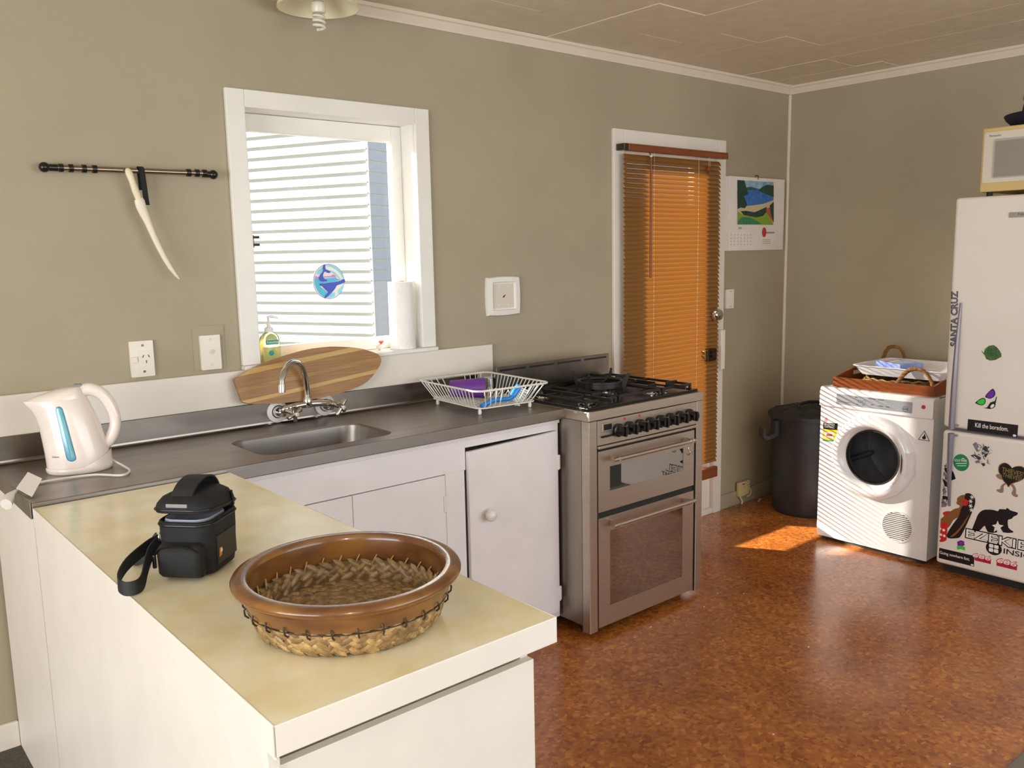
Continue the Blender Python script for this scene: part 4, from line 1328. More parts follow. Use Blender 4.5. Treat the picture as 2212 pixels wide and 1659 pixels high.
def kring(z, x0, x1, b, pinch, n=36):
    cx, a = (x0 + x1) / 2, (x1 - x0) / 2
    out = []
    for j in range(n):
        t = 2 * PI * j / n
        c_, s_ = math.cos(t), math.sin(t)
        k = 1 - pinch * max(0.0, -c_) ** 1.5
        dz = .012 * max(0, -c_) ** 2 * (pinch / .6) if pinch > .3 else 0
        out.append(V(cx + a * c_, b * s_ * k, z - (.010 * (1 - abs(c_)) if False else 0) + dz * 0))
    return out


G().loft([kring(*q) for q in rings_def]).build('jug_body', 'kettle_white', ke, smooth=50)
lid = [(.2215, -.145, .043, .049, .6), (.229, -.128, .041, .047, .5), (.240, -.090, .038, .042, .3), (.250, -.050, .034, .034, .15), (.255, -.020, .026, .018, 0)]
li = G().loft([kring(*q) for q in lid]).build('lid', 'kettle_white', ke, smooth=50)
G().box((.006, -.012, .252), (.032, .012, .262)).build('lid_button', 'grey_button', li, bevel=.004)
G().prism([(-.060, -.008), (-.030, -.012), (-.025, .012), (-.060, .008)], (V(0, 0, .243), V(1, 0, .2), V(0, 1, 0)), 0, .004).build('lid_grip', 'grey_button', li)
hp = spline([(.016, 0, .236), (.055, 0, .243), (.092, 0, .226), (.117, 0, .188), (.128, 0, .148), (.122, 0, .112), (.100, 0, .080), (.070, 0, .070)], 6)
g = G()
rings = []
for i, p in enumerate(hp):
    d = (hp[min(i + 1, len(hp) - 1)] - hp[max(i - 1, 0)]).normalized()
    nn = V(0, 1, 0).cross(d)
    rings.append([p + nn * .0195 * math.cos(2 * PI * j / 14) + V(0, 1, 0) * .0190 * math.sin(2 * PI * j / 14) for j in range(14)])
g.loft(rings).build('handle', 'kettle_white', ke, smooth=60)
# base: plinth that rises at the handle side
rb = []
for z, gr in ((0, -.002), (.006, .003), (.016, .003)):
    rb.append([p for p in kring(z, -.102 - gr, .106 + gr, .073 + gr, 0)])
top = kring(.018, -.1035, .1075, .0745, 0)
for p in top:
    t = max(0.0, (p.x - .005) / .10)
    p.z = .018 + .040 * min(1, t) ** 1.3
rb.append(top)
G().loft(rb, True, False).build('power_base', 'kettle_white', ke, smooth=40)


def ksurf(x, z):
    for q, r_ in zip(rings_def, rings_def[1:]):
        if q[0] <= z <= r_[0]:
            t = (z - q[0]) / (r_[0] - q[0])
            x0, x1, b, pn = (q[i] + (r_[i] - q[i]) * t for i in range(1, 5))
            cx, a = (x0 + x1) / 2, (x1 - x0) / 2
            c_ = (x - cx) / a
            return -b * math.sqrt(max(0, 1 - c_ * c_)) * (1 - pn * max(0, -c_) ** 1.5)
    return -.05


for nm, m_, ex, off in (('water_window_rim', 'kettle_window_rim', .0028, .0012), ('water_window', 'kettle_window', 0, .0022)):
    g = G()
    rows = []
    N = 20
    for i in range(N + 1):
        t = (1 - math.cos(PI * i / N)) / 2
        zc = (.203 + ex) + (.044 - ex - .203 - ex) * t
        xc = -.046 + .026 * t
        hw = (.0085 + .004 * t + ex) * math.sqrt(max(0.004, 1 - max(0, (abs(t - .5) - .43) / .07) ** 2))
        rows.append([V(xc + hw * s_, ksurf(xc + hw * s_, zc) - off - .0012 * (1 - s_ * s_), zc) for s_ in (-1, -.5, 0, .5, 1)])
    vs = [p for r_ in rows for p in r_]
    fs = [(i * 5 + j, (i + 1) * 5 + j, (i + 1) * 5 + j + 1, i * 5 + j + 1) for i in range(N) for j in range(4)]
    g.add(vs, fs).build(nm, m_, ke, smooth=60)
g = G()
put_text(g, 'Sunbeam', (V(0, 0, 0), V(1, 0, 0), V(0, 0, 1)), (-.080, .054), .022, .006, 0, 0)
for p in g.v:
    p.y = ksurf(p.x, p.z) - .0008
g.build('maker_name', 'print_dark', ke)
cp = [(-.530, -.275, .918), (-.515, -.335, .9065), (-.519, -.405, .905), (-.553, -.440, .905), (-.606, -.380, .905), (-.687, -.362, .905), (-.752, -.368, .906), (-.793, -.400, .9085), (-.815, -.440, .9085)]
kl = Matrix.Translation(V(-.615, -.262, .9005)) @ Matrix.Rotation(KR, 4, 'Z') @ Matrix.Diagonal((*KS, 1))
ki = kl.inverted()
cpl = [ki @ Vector(p) for p in spline(cp, 6)]
G().tube(cpl, .0036, 8).build('power_cord', 'plastic_white', ke, smooth=60)
pl = [ki @ Vector(p) for p in ((-.812, -.434, .9085), (-.824, -.455, .908), (-.834, -.472, .903), (-.846, -.494, .893))]
G().tube(pl, [.0055, .008, .015, .017], 10).build('plug', 'plastic_white', ke, smooth=50)
q = [ki @ Vector(p) for p in ((-.810, -.435, .916), (-.768, -.372, .940), (-.748, -.435, .930), (-.790, -.512, .9045))]
g = G().add(q + [p + V(0, 0, .0012) for p in q], [(0, 3, 2, 1), (4, 5, 6, 7), (0, 1, 5, 4), (1, 2, 6, 5), (2, 3, 7, 6), (3, 0, 4, 7)])
g.build('cord_tag', 'paper_white', ke)

# surfboard chopping board leaning behind the tap
OUT = [(-.053, 1.083), (-.035, 1.002), (-.006, .991), (.049, .984), (.113, .979), (.185, .977), (.281, .980), (.395, .994), (.470, 1.018), (.525, 1.063), (.543, 1.091), (.539, 1.111),
       (.520, 1.124), (.476, 1.141), (.433, 1.152), (.361, 1.162), (.306, 1.165), (.224, 1.161), (.124, 1.143), (.027, 1.118)]
TL = V(0, -.10, 1).normalized()
cb = thing('chopping_board', 'surfboard-shaped bamboo chopping board leaning behind the tap', 'chopping board', (.25, -.05, .977))
CB = (V(0, -.0585, .977), V(1, 0, 0), V(0, .16, 1).normalized())
OUTL = OUT[:1] + [(p.x, p.y) for p in spline([(a_, b_) for a_, b_ in OUT[1:]] + [OUT[0]], 3)][:-1]
OUTL = [(a, b - .977) for a, b in OUTL]


def clip(poly, nx, ny, c, keep):
    out = []
    for i in range(len(poly)):
        p, q = poly[i - 1], poly[i]
        dp, dq = (nx * p[0] + ny * p[1] - c) * keep, (nx * q[0] + ny * q[1] - c) * keep
        if (dp >= 0) != (dq >= 0):
            t = dp / (dp - dq)
            out.append((p[0] + (q[0] - p[0]) * t, p[1] + (q[1] - p[1]) * t))
        if dq >= 0:
            out.append(q)
    return out


sd = V(.458, .046, 0).normalized()
nx, ny = -sd.y, sd.x
cuts = [-.06, .010, .026, .058, .083, .099, .122, .138, .25]
lim = [nx * a + ny * b for a, b in OUTL]
base = min(lim)
bands = [base - .01, .006, .025, .058, .087, .104, .128, .148, max(lim) + .01]
bands = [base - .01] + [base + t for t in (.043, .057, .086, .102, .142, .160)] + [max(lim) + .01]
for k in range(len(bands) - 1):
    p = clip(clip(OUTL, nx, ny, bands[k], 1), nx, ny, bands[k + 1], -1)
    if len(p) > 2:
        G().prism(p, CB, 0, .016).build('strip', 'bamboo_light' if k in (1, 5) else ('bamboo_mid' if k == 3 else 'bamboo'), cb, bevel=.0004, seg=1)

# dish rack
RK = R(-4)
rk = thing('dish_rack', 'white wire dish drying rack on the steel bench', 'dish rack', (.860, -.288, .9005), RK)
TW, TD, BW, BD, ZB, ZT = .345, .430, .270, .345, .026, .0985
rim = rrect(TW, TD, .035, 5)
bot = rrect(BW, BD, .030, 5)
G().tube([(a, b, ZT) for a, b in rim], .0040, 8, closed=True).build('top_rim', 'rack_white', rk, smooth=60)
G().tube([(a, b, ZB) for a, b in bot], .0030, 7, closed=True).build('bottom_rim', 'rack_white', rk, smooth=60)
nw = 0
first = None
for i in range(16):        # wires running across (x direction), down both long sides
    t = (i + .5) / 16 - .5
    yb, yt = t * (BD - .03), t * (TD - .04)
    pts = [(-TW / 2, yt, ZT), (-BW / 2 - .006, yb, ZB + .012), (-BW / 2 + .008, yb, ZB), (0, yb, ZB), (BW / 2 - .008, yb, ZB), (BW / 2 + .006, yb, ZB + .012), (TW / 2, yt, ZT)]
    G().tube(pts, .0021, 6).build('wire', 'rack_white', rk, smooth=60)
for i in range(11):
    t = (i + .5) / 11 - .5
    xb, xt = t * (BW - .03), t * (TW - .04)
    if abs(t) < .1:
        continue
    pts = [(xt, -TD / 2, ZT), (xb, -BD / 2 - .006, ZB + .012), (xb, -BD / 2 + .008, ZB), (xb, 0, ZB - .002), (xb, BD / 2 - .008, ZB), (xb, BD / 2 + .006, ZB + .012), (xt, TD / 2, ZT)]
    G().tube(pts, .0021, 6).build('wire', 'rack_white', rk, smooth=60)
# zigzag plate holder along the middle
zz = []
for k in range(15):
    zz.append((.02 + (.012 if k % 2 else -.012), -BD / 2 + .02 + k * (BD - .04) / 14, ZB + (.048 if k % 2 else .003)))
G().tube(spline(zz, 4), .0016, 6).build('plate_holder', 'rack_white', rk, smooth=60)
for sx in (-1, 1):
    for sy in (-1, 1):
        G().lathe([(.0001, 0), (.0055, .001), (.0075, .008), (.0055, .020), (.003, .027)], (sx * .118, sy * .150, 0), 12).build('foot', 'rack_white', rk, smooth=60)


def rloc(x, y, z):
    c_, s_ = math.cos(RK), math.sin(RK)
    return V(.860 + x * c_ - y * s_, -.288 + x * s_ + y * c_, .9005 + z)


# cup lying in the rack
cu = thing('purple_cup', 'purple plastic tumbler lying on its side in the dish rack', 'cup', rloc(-.055, .045, ZB + .002))
a0, ax = rloc(-.100, .085, ZB + .044), (rloc(.03, .02, ZB + .042) - rloc(-.100, .085, ZB + .044)).normalized()
G().lathe([(.0001, 0), (.030, 0), (.033, .004), (.040, .135), (.0405, .138), (.038, .138), (.031, .008), (.0001, .006)], a0, 28, ax).build('tumbler', 'cup_purple', cu, smooth=40)
G().lathe([(.0392, .126), (.0412, .126), (.0412, .133), (.0392, .133)], a0, 28, ax).build('rim_band', 'cup_purple', cu, smooth=40)
# whisk-like clear beaker with the cup
gb = thing('drinking_glass', 'clear drinking glass standing upside down in the dish rack', 'glass', rloc(.080, .075, ZB + .003))
G().lathe([(.030, 0), (.031, .001), (.026, .070), (.0001, .071), (.0001, .067), (.024, .066), (.0285, .001)], rloc(.080, .075, ZB + .003), 24).build('glass_body', 'clear_plastic', gb, smooth=40)
# cutlery
cut = [((-.02, -.04, ZB + .006), (.09, .08, ZB + .012)), ((.01, -.06, ZB + .006), (.10, .04, ZB + .010))]
for k, (p, q) in enumerate(cut):
    P0, P1 = rloc(*p), rloc(*q)
    sp_ = thing('spoon', ('wooden-handled spoon lying in the dish rack behind the brush', 'steel spoon lying in the dish rack beside the brush')[k], 'spoon', (P0 + P1) / 2, group='cutlery in the dish rack')
    d_ = (P1 - P0).normalized()
    G().tube([P0 + d_ * t_ for t_ in (0, .03, .07, .10)], [.005, .004, .003, .0025], 8).build('handle', 'bamboo_light' if k == 0 else 'chrome', sp_, smooth=60)
    c2 = P0 + d_ * .122
    G().ball(c2, .02, 12, (1, .75, .3)).build('bowl', 'bamboo_light' if k == 0 else 'chrome', sp_, smooth=60)
# washing-up brush
br = thing('dish_brush', 'blue washing-up brush with white bristles lying in the dish rack', 'brush', rloc(0, -.13, ZB + .004))
hpts = [rloc(-.115, -.155, ZB + .006), rloc(-.085, -.153, ZB + .014), rloc(-.05, -.150, ZB + .022), rloc(-.01, -.150, ZB + .020), rloc(.015, -.152, ZB + .020), rloc(.034, -.151, ZB + .026)]
G().tube(spline(hpts, 4), [.009] * 4 + [.010] * 6 + [.009] * 6 + [.008] * 5, 10).build('handle', 'brush_blue', br, smooth=60)
h0, h1 = rloc(.030, -.150, ZB + .022), rloc(.070, -.148, ZB + .064)
G().tube([h0 + (h1 - h0) * t_ for t_ in (0, .15, .5, .85, 1)], [.009, .013, .0145, .014, .010], 12).build('head', 'brush_blue', br, smooth=60)
g = G()
hd = (h1 - h0).normalized()
bd = V(.80, -.10, -.62).normalized()
bd = (bd - hd * bd.dot(hd)).normalized()
sd_ = hd.cross(bd)
rr = random.Random(5)
for i in range(7):
    for j in range(4):
        b0 = h0 + (h1 - h0) * (.12 + .8 * i / 6) + sd_ * (j - 1.5) * .0045 + bd * .008
        dd = (bd + hd * (i - 3) * .12 + sd_ * (j - 1.5) * .12 + V(rr.uniform(-.06, .06), rr.uniform(-.06, .06), 0)).normalized()
        g.cyl(b0, b0 + dd * .038, .0023, .0028, 5)
g.build('bristles', 'bristle_white', br, kind='stuff')

# ================================================================== ON THE WINDOW SILL
bo = thing('soap_bottle', 'yellow-green soap pump bottle on the window sill', 'bottle', (.128, .035, 1.122))
sh = [(0, .037, .021), (.006, .040, .023), (.060, .040, .023), (.090, .036, .022), (.104, .022, .017), (.110, .013, .013)]
G().loft([[V(.128 + a * math.cos(2 * PI * j / 24), .035 + b * math.sin(2 * PI * j / 24), 1.122 + z) for j in range(24)] for z, a, b in sh]).build('bottle_body', 'soap_green', bo, smooth=50)
G().lathe([(.016, .108), (.016, .122), (.007, .128), (.005, .150), (.0001, .151)], (.128, .035, 1.122), 18).build('pump_collar', 'soap_pump', bo, smooth=40)
G().tube([(.128, .035, 1.268), (.128, .035, 1.284), (.136, .030, 1.286), (.160, .018, 1.280)], [.0045, .006, .0055, .0035], 8).build('pump_spout', 'soap_pump', bo, smooth=60)
g = G().box((.104, .0105, 1.186), (.152, .0118, 1.202))
lb = g.build('label_band', 'label_teal', bo)
g = G()
put_text(g, 'Palmolive', (V(0, .0102, 0), V(1, 0, 0), V(0, 0, 1)), (.107, 1.190), .042, .009, 0, .0003)
g.build('label_name', 'print_white', bo)
G().prism(disc(.122, 1.155, .010, 16), (V(0, .0118, 0), V(1, 0, 0), V(0, 0, 1)), 0, .001).build('label_emblem', 'label_teal', bo)
pt = thing('paper_towel_roll', 'white paper towel roll standing on the window sill', 'paper towel', (.700, .030, 1.122))
G().lathe([(.020, 0), (.052, 0), (.052, .270), (.020, .270), (.020, 0)], (.702, .030, 1.122), 36).build('paper', 'towel_paper', pt, smooth=40)
G().lathe([(.0175, .0), (.0198, .0), (.0198, .272), (.0175, .272), (.0175, .0)], (.702, .030, 1.122), 24).build('core_tube', 'reed', pt, smooth=40)
tk = thing('sill_trinket', 'tiny orange trinket on the window sill beside the paper towel', 'ornament', (.606, .055, 1.122))
G().ball((.606, .055, 1.134), .012, 12, (1.3, 1, 1)).build('trinket_base', 'plastic_white', tk, smooth=60)
G().lathe([(.0001, 0), (.005, .004), (.012, .014), (.009, .016), (.0001, .013)], (.612, .052, 1.143), 12).build('trinket_top', 'orange_trinket', tk, smooth=60)
# round whale picture stuck on the glass
wh = thing('whale_suncatcher', 'round blue whale picture stuck on the kitchen window glass', 'sticker', (.421, .107, 1.337))
WP = (V(0, .1072, 0), V(1, 0, 0), V(0, 0, 1))
G().prism(disc(.421, 1.402, .069, 40), WP, -.0004, .0004).build('backing_disc', 'print_white', wh)
art('whale_print', [(D['wsky'], 'cyan_light'), (D['wsea'], 'cyan'), (D['warc'], 'cyan_light'), (D['warc2'], 'cyan_light'), (D['wlow'], 'cyan_light'), (D['wlow2'], 'cyan_light'),
                    (D['wpink'], 'whale_pink'), (D['wpink2'], 'whale_pink'), (soft(D['whale']), 'whale_blue'), (soft(D['whale2']), 'whale_blue')],
    ['cyan', 'cyan_light', 'whale_pink', 'whale_blue'], wh, (V(0, .1066, 0), V(1, 0, 0), V(0, 0, 1)))
G().tube([(.421 + .067 * math.cos(2 * PI * k / 48), .1066, 1.402 + .067 * math.sin(2 * PI * k / 48)) for k in range(48)], .0008, 5, closed=True).build('rim_line', 'whale_blue', wh)

# ================================================================== ON THE PENINSULA
# camera bag
BR = R(-48.6)
bag = thing('camera_bag', 'small black padded camera bag with its lid ajar on the counter', 'bag', (-.646, -1.279, .8908), BR)
bag.scale = (.88, .88, .93)


def rring(w, d, z, r=.03, oy=0.0, tilt=0.0, n=5, ox=0.0):
    return [V(a + ox, b + oy, z - (b + oy) * tilt) for a, b in rrect(w, d, min(r, w / 2.01, d / 2.01), n)]


G().loft([rring(.098, .115, 0, .03), rring(.116, .140, .006, .035), rring(.122, .150, .030, .035), rring(.126, .156, .085, .035), rring(.126, .156, .118, .034),
          rring(.120, .150, .120, .032), rring(.114, .144, .112, .03), rring(.105, .135, .095, .03)]).build('body', 'bag_black', bag, smooth=50)
G().loft([rring(.102, .112, .1105, .03, -.013), rring(.106, .116, .1165, .032, -.013), rring(.102, .112, .1215, .03, -.013, .03), rring(.095, .104, .119, .03, -.013)]).build('lining', 'bag_lining', bag, smooth=50)
tl = .085
G().loft([rring(.118, .150, .134, .034, -.002, tl), rring(.130, .160, .133, .036, -.004, tl), rring(.132, .163, .140, .036, -.004, tl), rring(.128, .158, .150, .036, -.003, tl),
          rring(.110, .140, .164, .034, 0, tl * .7), rring(.080, .108, .172, .03, .004, tl * .4), rring(.04, .06, .175, .015, .006, .02)]).build('lid', 'bag_black', bag, smooth=50)
G().tube([p for p in rring(.133, .164, .1395, .036, -.004, tl, 8)], .0022, 6, closed=True).build('lid_piping', 'bag_trim', bag, smooth=60)
G().tube([p for p in rring(.127, .157, .112, .034, 0, 0, 8)], .0026, 6, closed=True).build('zip_track', 'bag_trim', bag, smooth=60)
hpts = [(-.002, -.066, .158), (-.002, -.054, .174), (-.001, -.030, .190), (0, .004, .197), (0, .036, .191), (0, .056, .174), (0, .066, .154)]
G().ribbon(spline(hpts, 4), [(1, .05, 0)] * 25, .048, .004).build('carry_handle', 'bag_webbing', bag, smooth=40)
G().box((-.026, -.0835, .152), (.022, -.0815, .160)).build('name_tab', 'tab_grey', bag)
g = G().loft([rring(.096, .024, .008, .012, -.080), rring(.104, .036, .016, .017, -.082), rring(.106, .038, .055, .018, -.082), rring(.100, .034, .070, .016, -.081), rring(.085, .014, .078, .007, -.078)])
pk = g.build('front_pocket', 'bag_black', bag, smooth=50)
zp = spline([(-.050, -.099, .058), (-.040, -.101, .070), (-.01, -.101, .0765), (.025, -.100, .074), (.046, -.098, .064)], 4)
G().tube(zp, .0022, 6).build('pocket_zip', 'bag_trim', pk, smooth=60)
G().box((-.055, -.106, .030), (-.047, -.100, .058)).build('zip_puller', 'bag_trim', pk, bevel=.002)
G().box((.0585, -.042, .022), (.0640, .046, .082)).build('side_panel', 'bag_trim', bag, bevel=.001)
art_fr = (V(.0634, -.038, .035), V(0, 1, 0), V(0, 0, 1))
g = G().poly([(0, 0), (.012, .002), (.014, .018), (.002, .020)], art_fr, .0012)
g.m = 1
g.poly([(.006, .008), (.016, .010), (.013, .019), (.007, .016)], art_fr, .0016)
g.build('maker_patch', ['orange_patch', 'print_white'], bag)
G().box((.064, .030, .128), (.070, .036, .162), Matrix.Rotation(R(12), 3, 'X')).build('zip_puller', 'bag_trim', bag, bevel=.001)
# strap with ring and snap hook at the left side
G().tube([V(-.068, -.030, .072) + V(-.006, 0, 0) + V(0, .012 * math.cos(2 * PI * k / 16), .014 * math.sin(2 * PI * k / 16)) for k in range(16)], .0018, 6, closed=True).build('d_ring', 'chrome', bag, smooth=60)
G().tube(spline([(-.072, -.034, .060), (-.082, -.036, .050), (-.090, -.038, .040), (-.098, -.040, .028)], 3), .0055, 8).build('snap_hook', 'bag_trim', bag, smooth=60)
# loop that stands on its edge on the counter
bi = (Matrix.Translation(V(-.646, -1.279, .8908)) @ Matrix.Rotation(BR, 4, 'Z') @ Matrix.Diagonal((.88, .88, .93, 1))).inverted()
l1 = [bi @ p for p in spline([(-.712, -1.250, .950), (-.742, -1.285, .945), (-.761, -1.312, .930), (-.777, -1.335, .909), (-.794, -1.345, .9055), (-.810, -1.335, .9055), (-.812, -1.310, .913), (-.787, -1.280, .930), (-.740, -1.252, .946), (-.715, -1.245, .952)], 4)]
k_ = len(l1)
G().ribbon(l1, [V(-.35 + .5 * i / k_, .1, 1) for i in range(k_)], .028, .0028).build('shoulder_strap', 'bag_webbing', bag, smooth=40)
l2 = spline([(-.092, -.036, .050), (-.104, -.010, .060), (-.125, .022, .052), (-.150, .038, .030), (-.168, .026, .014), (-.166, .0, .012), (-.140, -.02, .016), (-.108, -.028, .030)], 4)
k_ = len(l2)
G().ribbon(l2, [V(.3, .2, .9) for i in range(k_)], .024, .0028).build('shoulder_strap', 'bag_webbing', bag, smooth=40)

# wood and wicker bowl
bw = thing('wicker_bowl', 'round wooden-rimmed bowl with braided wicker base on the counter', 'bowl', (-.556, -1.706, .8912), 0.0)
ZR = .094
prof = [(.160, ZR - .010), (.161, ZR - .005), (.164, ZR - .0012), (.168, ZR), (.182, ZR - .001), (.1865, ZR - .003), (.189, ZR - .007), (.189, ZR - .010), (.187, ZR - .0135), (.182, ZR - .015), (.172, ZR - .015)]
G().lathe(prof, (0, 0, 0), 72).build('wood_rim', 'bowl_wood', bw, smooth=35)
G().lathe([(.174, ZR - .015), (.1755, ZR - .020), (.174, ZR - .025), (.167, ZR - .046), (.163, ZR - .048), (.158, ZR - .047), (.157, ZR - .030), (.160, ZR - .010)], (0, 0, 0), 72).build('wood_band', 'bowl_wood_wall', bw, smooth=35)
# wicker base: rows of braid
G().lathe([(.160, ZR - .047), (.152, .014), (.140, .004), (.0001, .003), (.0001, .010), (.132, .011), (.145, .018), (.152, ZR - .047)], (0, 0, 0), 48).build('wicker_lining', 'wicker_core', bw, smooth=40)


def grain(L, w):
    g = G()
    rings = [[V(x_ * L, w * r_ * math.cos(2 * PI * j / 6), .62 * w * r_ * math.sin(2 * PI * j / 6)) for j in range(6)] for x_, r_ in ((-.5, .25), (-.25, .85), (.05, 1.0), (.3, .7), (.5, .12))]
    g.loft(rings)
    return g


def braid(r, z, nrm, m, n, L, w, seed):
    """one coil of plaited grass: two mirrored rows of leaf-like strands; nrm = (radial, up) outward direction"""
    rq = random.Random(seed)
    g = G()
    tpl = grain(L, w)
    for k in range(n):
        for row in (-1, 1):
            a = 2 * PI * (k + .5 * (row > 0)) / n
            tang = V(-math.sin(a), math.cos(a), 0)
            rad = V(math.cos(a), math.sin(a), 0)
            N_ = (rad * nrm[0] + V(0, 0, nrm[1])).normalized()
            B_ = N_.cross(tang)
            an = R(34 + rq.uniform(-9, 9)) * row
            X_ = tang * math.cos(an) + B_ * math.sin(an)
            Y_ = N_.cross(X_)
            Z_ = (N_ + X_ * .22).normalized()
            p = rad * r + V(0, 0, z) + B_ * row * w * .72 + N_ * rq.uniform(-.0006, .0009)
            s_ = rq.uniform(.9, 1.12)
            g.m = rq.choice((0, 0, 1))
            g.add([p + (X_ * q.x + Y_ * q.y + Z_ * q.z) * s_ for q in tpl.v], tpl.f)
    return g.build('wicker_coil', m, bw, smooth=60)


for k, (r_, z_) in enumerate(((.1605, .0400), (.1570, .0285), (.1525, .0175), (.146, .0085))):
    braid(r_, z_, (1, -.30 - .5 * (k == 3)), ['wicker', 'wicker_light'], 40, .030, .0058, 10 + k)
for k, (r_, z_) in enumerate(((.1495, .038), (.1470, .0255))):
    braid(r_, z_, (-1, .35), ['wicker_inner', 'wicker'], 38, .030, .0062, 50 + k)
for k, r_ in enumerate((.130, .112, .094, .076, .058, .040, .022)):
    braid(r_, .0125, (0, 1), ['wicker_inner', 'wicker'], max(6, int(38 * r_ / .145)), .032, .0085, 30 + k)
# lacing wire between band and wicker
s0 = None
for k in range(28):
    a = 2 * PI * k / 28
    if s0 is None:
        pts = [(.1690, 0, ZR - .039), (.1715, .001, ZR - .043), (.1705, .002, ZR - .051), (.165, .003, ZR - .056)]
        s0 = G().tube(pts, .0016, 5).build('stitch', 'wire_dark', bw, smooth=60)
    else:
        dup(s0, bw, rz=a)
s1 = None
for k in range(30):
    a = 2 * PI * (k + .4) / 30
    if s1 is None:
        pts = [(.1565, 0, ZR - .037), (.1545, .002, ZR - .040), (.151, .008, ZR - .052)]
        s1 = G().tube(pts, .0013, 5).build('inner_stitch', 'wicker_light', bw, smooth=60)
        s1.rotation_euler.z = a
    else:
        dup(s1, bw, rz=a)
G().tube([(.1655 * math.cos(2 * PI * k / 60), .1655 * math.sin(2 * PI * k / 60), ZR - .0490) for k in range(60)], .0013, 6, closed=True).build('lacing_wire', 'wire_dark', bw, smooth=60)

# ================================================================== BIN
bn = thing('rubbish_bin', 'round black plastic rubbish bin with lid in the corner', 'bin', (3.185, -.335, 0), 0.0)
G().lathe([(.0001, .004), (.180, .004), (.186, 0), (.190, .006), (.192, .02), (.207, .545), (.207, .565), (.200, .565), (.186, .03), (.0001, .028)], (0, 0, 0), 48).build('bin_body', 'bin_black', bn, smooth=40)
ld = G().lathe([(.210, .548), (.222, .548), (.225, .556), (.224, .570), (.216, .576), (.205, .577), (.198, .584), (.120, .602), (.06, .608), (.0001, .609)], (0, 0, 0), 48).build('lid', 'bin_black', bn, smooth=35)
for k in range(8):
    a = 2 * PI * k / 8 + .3
    G().tube([(r_ * math.cos(a), r_ * math.sin(a), z_) for r_, z_ in ((.06, .609), (.12, .603), (.195, .586))], .003, 6).build('lid_rib', 'bin_black', ld, smooth=60)
g = G().tube(spline([(-.075, .02, .606), (-.066, .018, .622), (0, 0, .629), (.066, -.018, .622), (.075, -.02, .606)], 5), .009, 10)
g.build('lid_handle', 'bin_black', ld, smooth=60)
for sgn in (-1, 1):
    d_ = V(-.62, .30, 0).normalized() * (1 if sgn < 0 else -1)
    t_ = V(-d_.y, d_.x, 0)
    o_ = d_ * .205
    fr = (o_, d_, V(0, 0, 1))
    G().prism([(-.004, .54), (.022, .54), (.024, .468), (.060, .452), (.082, .462), (.086, .500), (.096, .502), (.098, .452), (.075, .428), (.030, .440), (-.004, .452)], fr, -.024, .024).build('side_grip', 'bin_black', bn, bevel=.003)

# ================================================================== CLOTHES DRYER
dy = thing('clothes_dryer', 'white front-loading clothes dryer beside the black bin', 'dryer', (3.05, -.93, 0))
DXF, Y0, Y1, ZD = 2.768, -1.213, -.647, .796
FP = (V(DXF, 0, 0), V(0, -1, 0), V(0, 0, 1))
CY, CZD, RH = .934, .478, .136
hole = [(CY + RH * math.cos(2 * PI * k / 48), CZD + RH * math.sin(2 * PI * k / 48)) for k in range(48)]
sq = []
for k in range(48):
    c_, s_ = math.cos(2 * PI * k / 48), math.sin(2 * PI * k / 48)
    m_ = max(abs(c_), abs(s_))
    sq.append((CY + .21 * c_ / m_, CZD + .21 * s_ / m_))
P_ = lambda a, b, d=0: V(DXF + d, -a, b)
g = G().loft([[P_(a, b) for a, b in sq], [P_(a, b) for a, b in hole], [P_(a, b, .03) for a, b in hole]], False, False)
for a0, a1, b0, b1 in ((.647, CY - .21, .02, .705), (CY + .21, 1.213, .02, .705), (CY - .21, CY + .21, .02, CZD - .21), (CY - .21, CY + .21, CZD + .21, .705)):
    g.add([P_(a0, b0), P_(a1, b0), P_(a1, b1), P_(a0, b1)], [(0, 1, 2, 3)])
g.build('front_panel', 'dryer_white', dy, smooth=30)
g = G().box((DXF + .0005, Y0, .02), (3.32, Y0 + .002, ZD)).box((DXF + .0005, Y1 - .002, .02), (3.32, Y1, ZD)).box((3.318, Y0, .02), (3.32, Y1, ZD)).box((DXF + .0005, Y0, ZD - .002), (3.32, Y1, ZD)).box((DXF + .0005, Y0, .02), (3.32, Y1, .022))
g.build('cabinet_shell', 'dryer_side', dy)
G().prism([(DXF - .012, .702), (DXF - .016, .708), (DXF - .014, .788), (DXF - .002, ZD + .004), (DXF + .05, ZD + .004), (DXF + .05, .702)], (V(0, Y1 + .001, 0), V(1, 0, 0), V(0, 0, 1)), 0, Y1 - Y0 + .002).build('control_fascia', 'dryer_white', dy, bevel=.004)
G().box((DXF + .02, Y0 + .02, 0), (3.30, Y1 - .02, .02)).build('plinth', 'rubber_dark', dy)
G().lathe([(.205, -.03), (.235, 0), (.235, .34), (.0001, .36)], (DXF + .055, -CY, CZD), 40, (1, 0, 0)).build('drum', 'drum_steel', dy, smooth=40)
for k in range(3):
    a = R(100 + 120 * k)
    c_, s_ = math.cos(a), math.sin(a)
    G().tube([(DXF + .06, -CY + .225 * c_, CZD + .225 * s_), (DXF + .38, -CY + .225 * c_, CZD + .225 * s_)], .014, 8).build('drum_vane', 'drum_steel', dy, smooth=60)
hole_o = None
for r_, nn in ((.03, 4), (.06, 8), (.09, 12)):
    for k in range(nn):
        a = 2 * PI * k / nn + r_
        dd = (0, r_ * math.cos(a), r_ * math.sin(a))
        if hole_o is None:
            hole_o = G().cyl((DXF + .4045, -CY + dd[1], CZD + .04 + dd[2]), (DXF + .4065, -CY + dd[1], CZD + .04 + dd[2]), .006, n=10).build('drum_hole', 'print_black', dy)
            h0_ = dd
        else:
            dup(hole_o, dy, (0, dd[1] - h0_[1], dd[2] - h0_[2]))
RX = (-1, 0, 0)
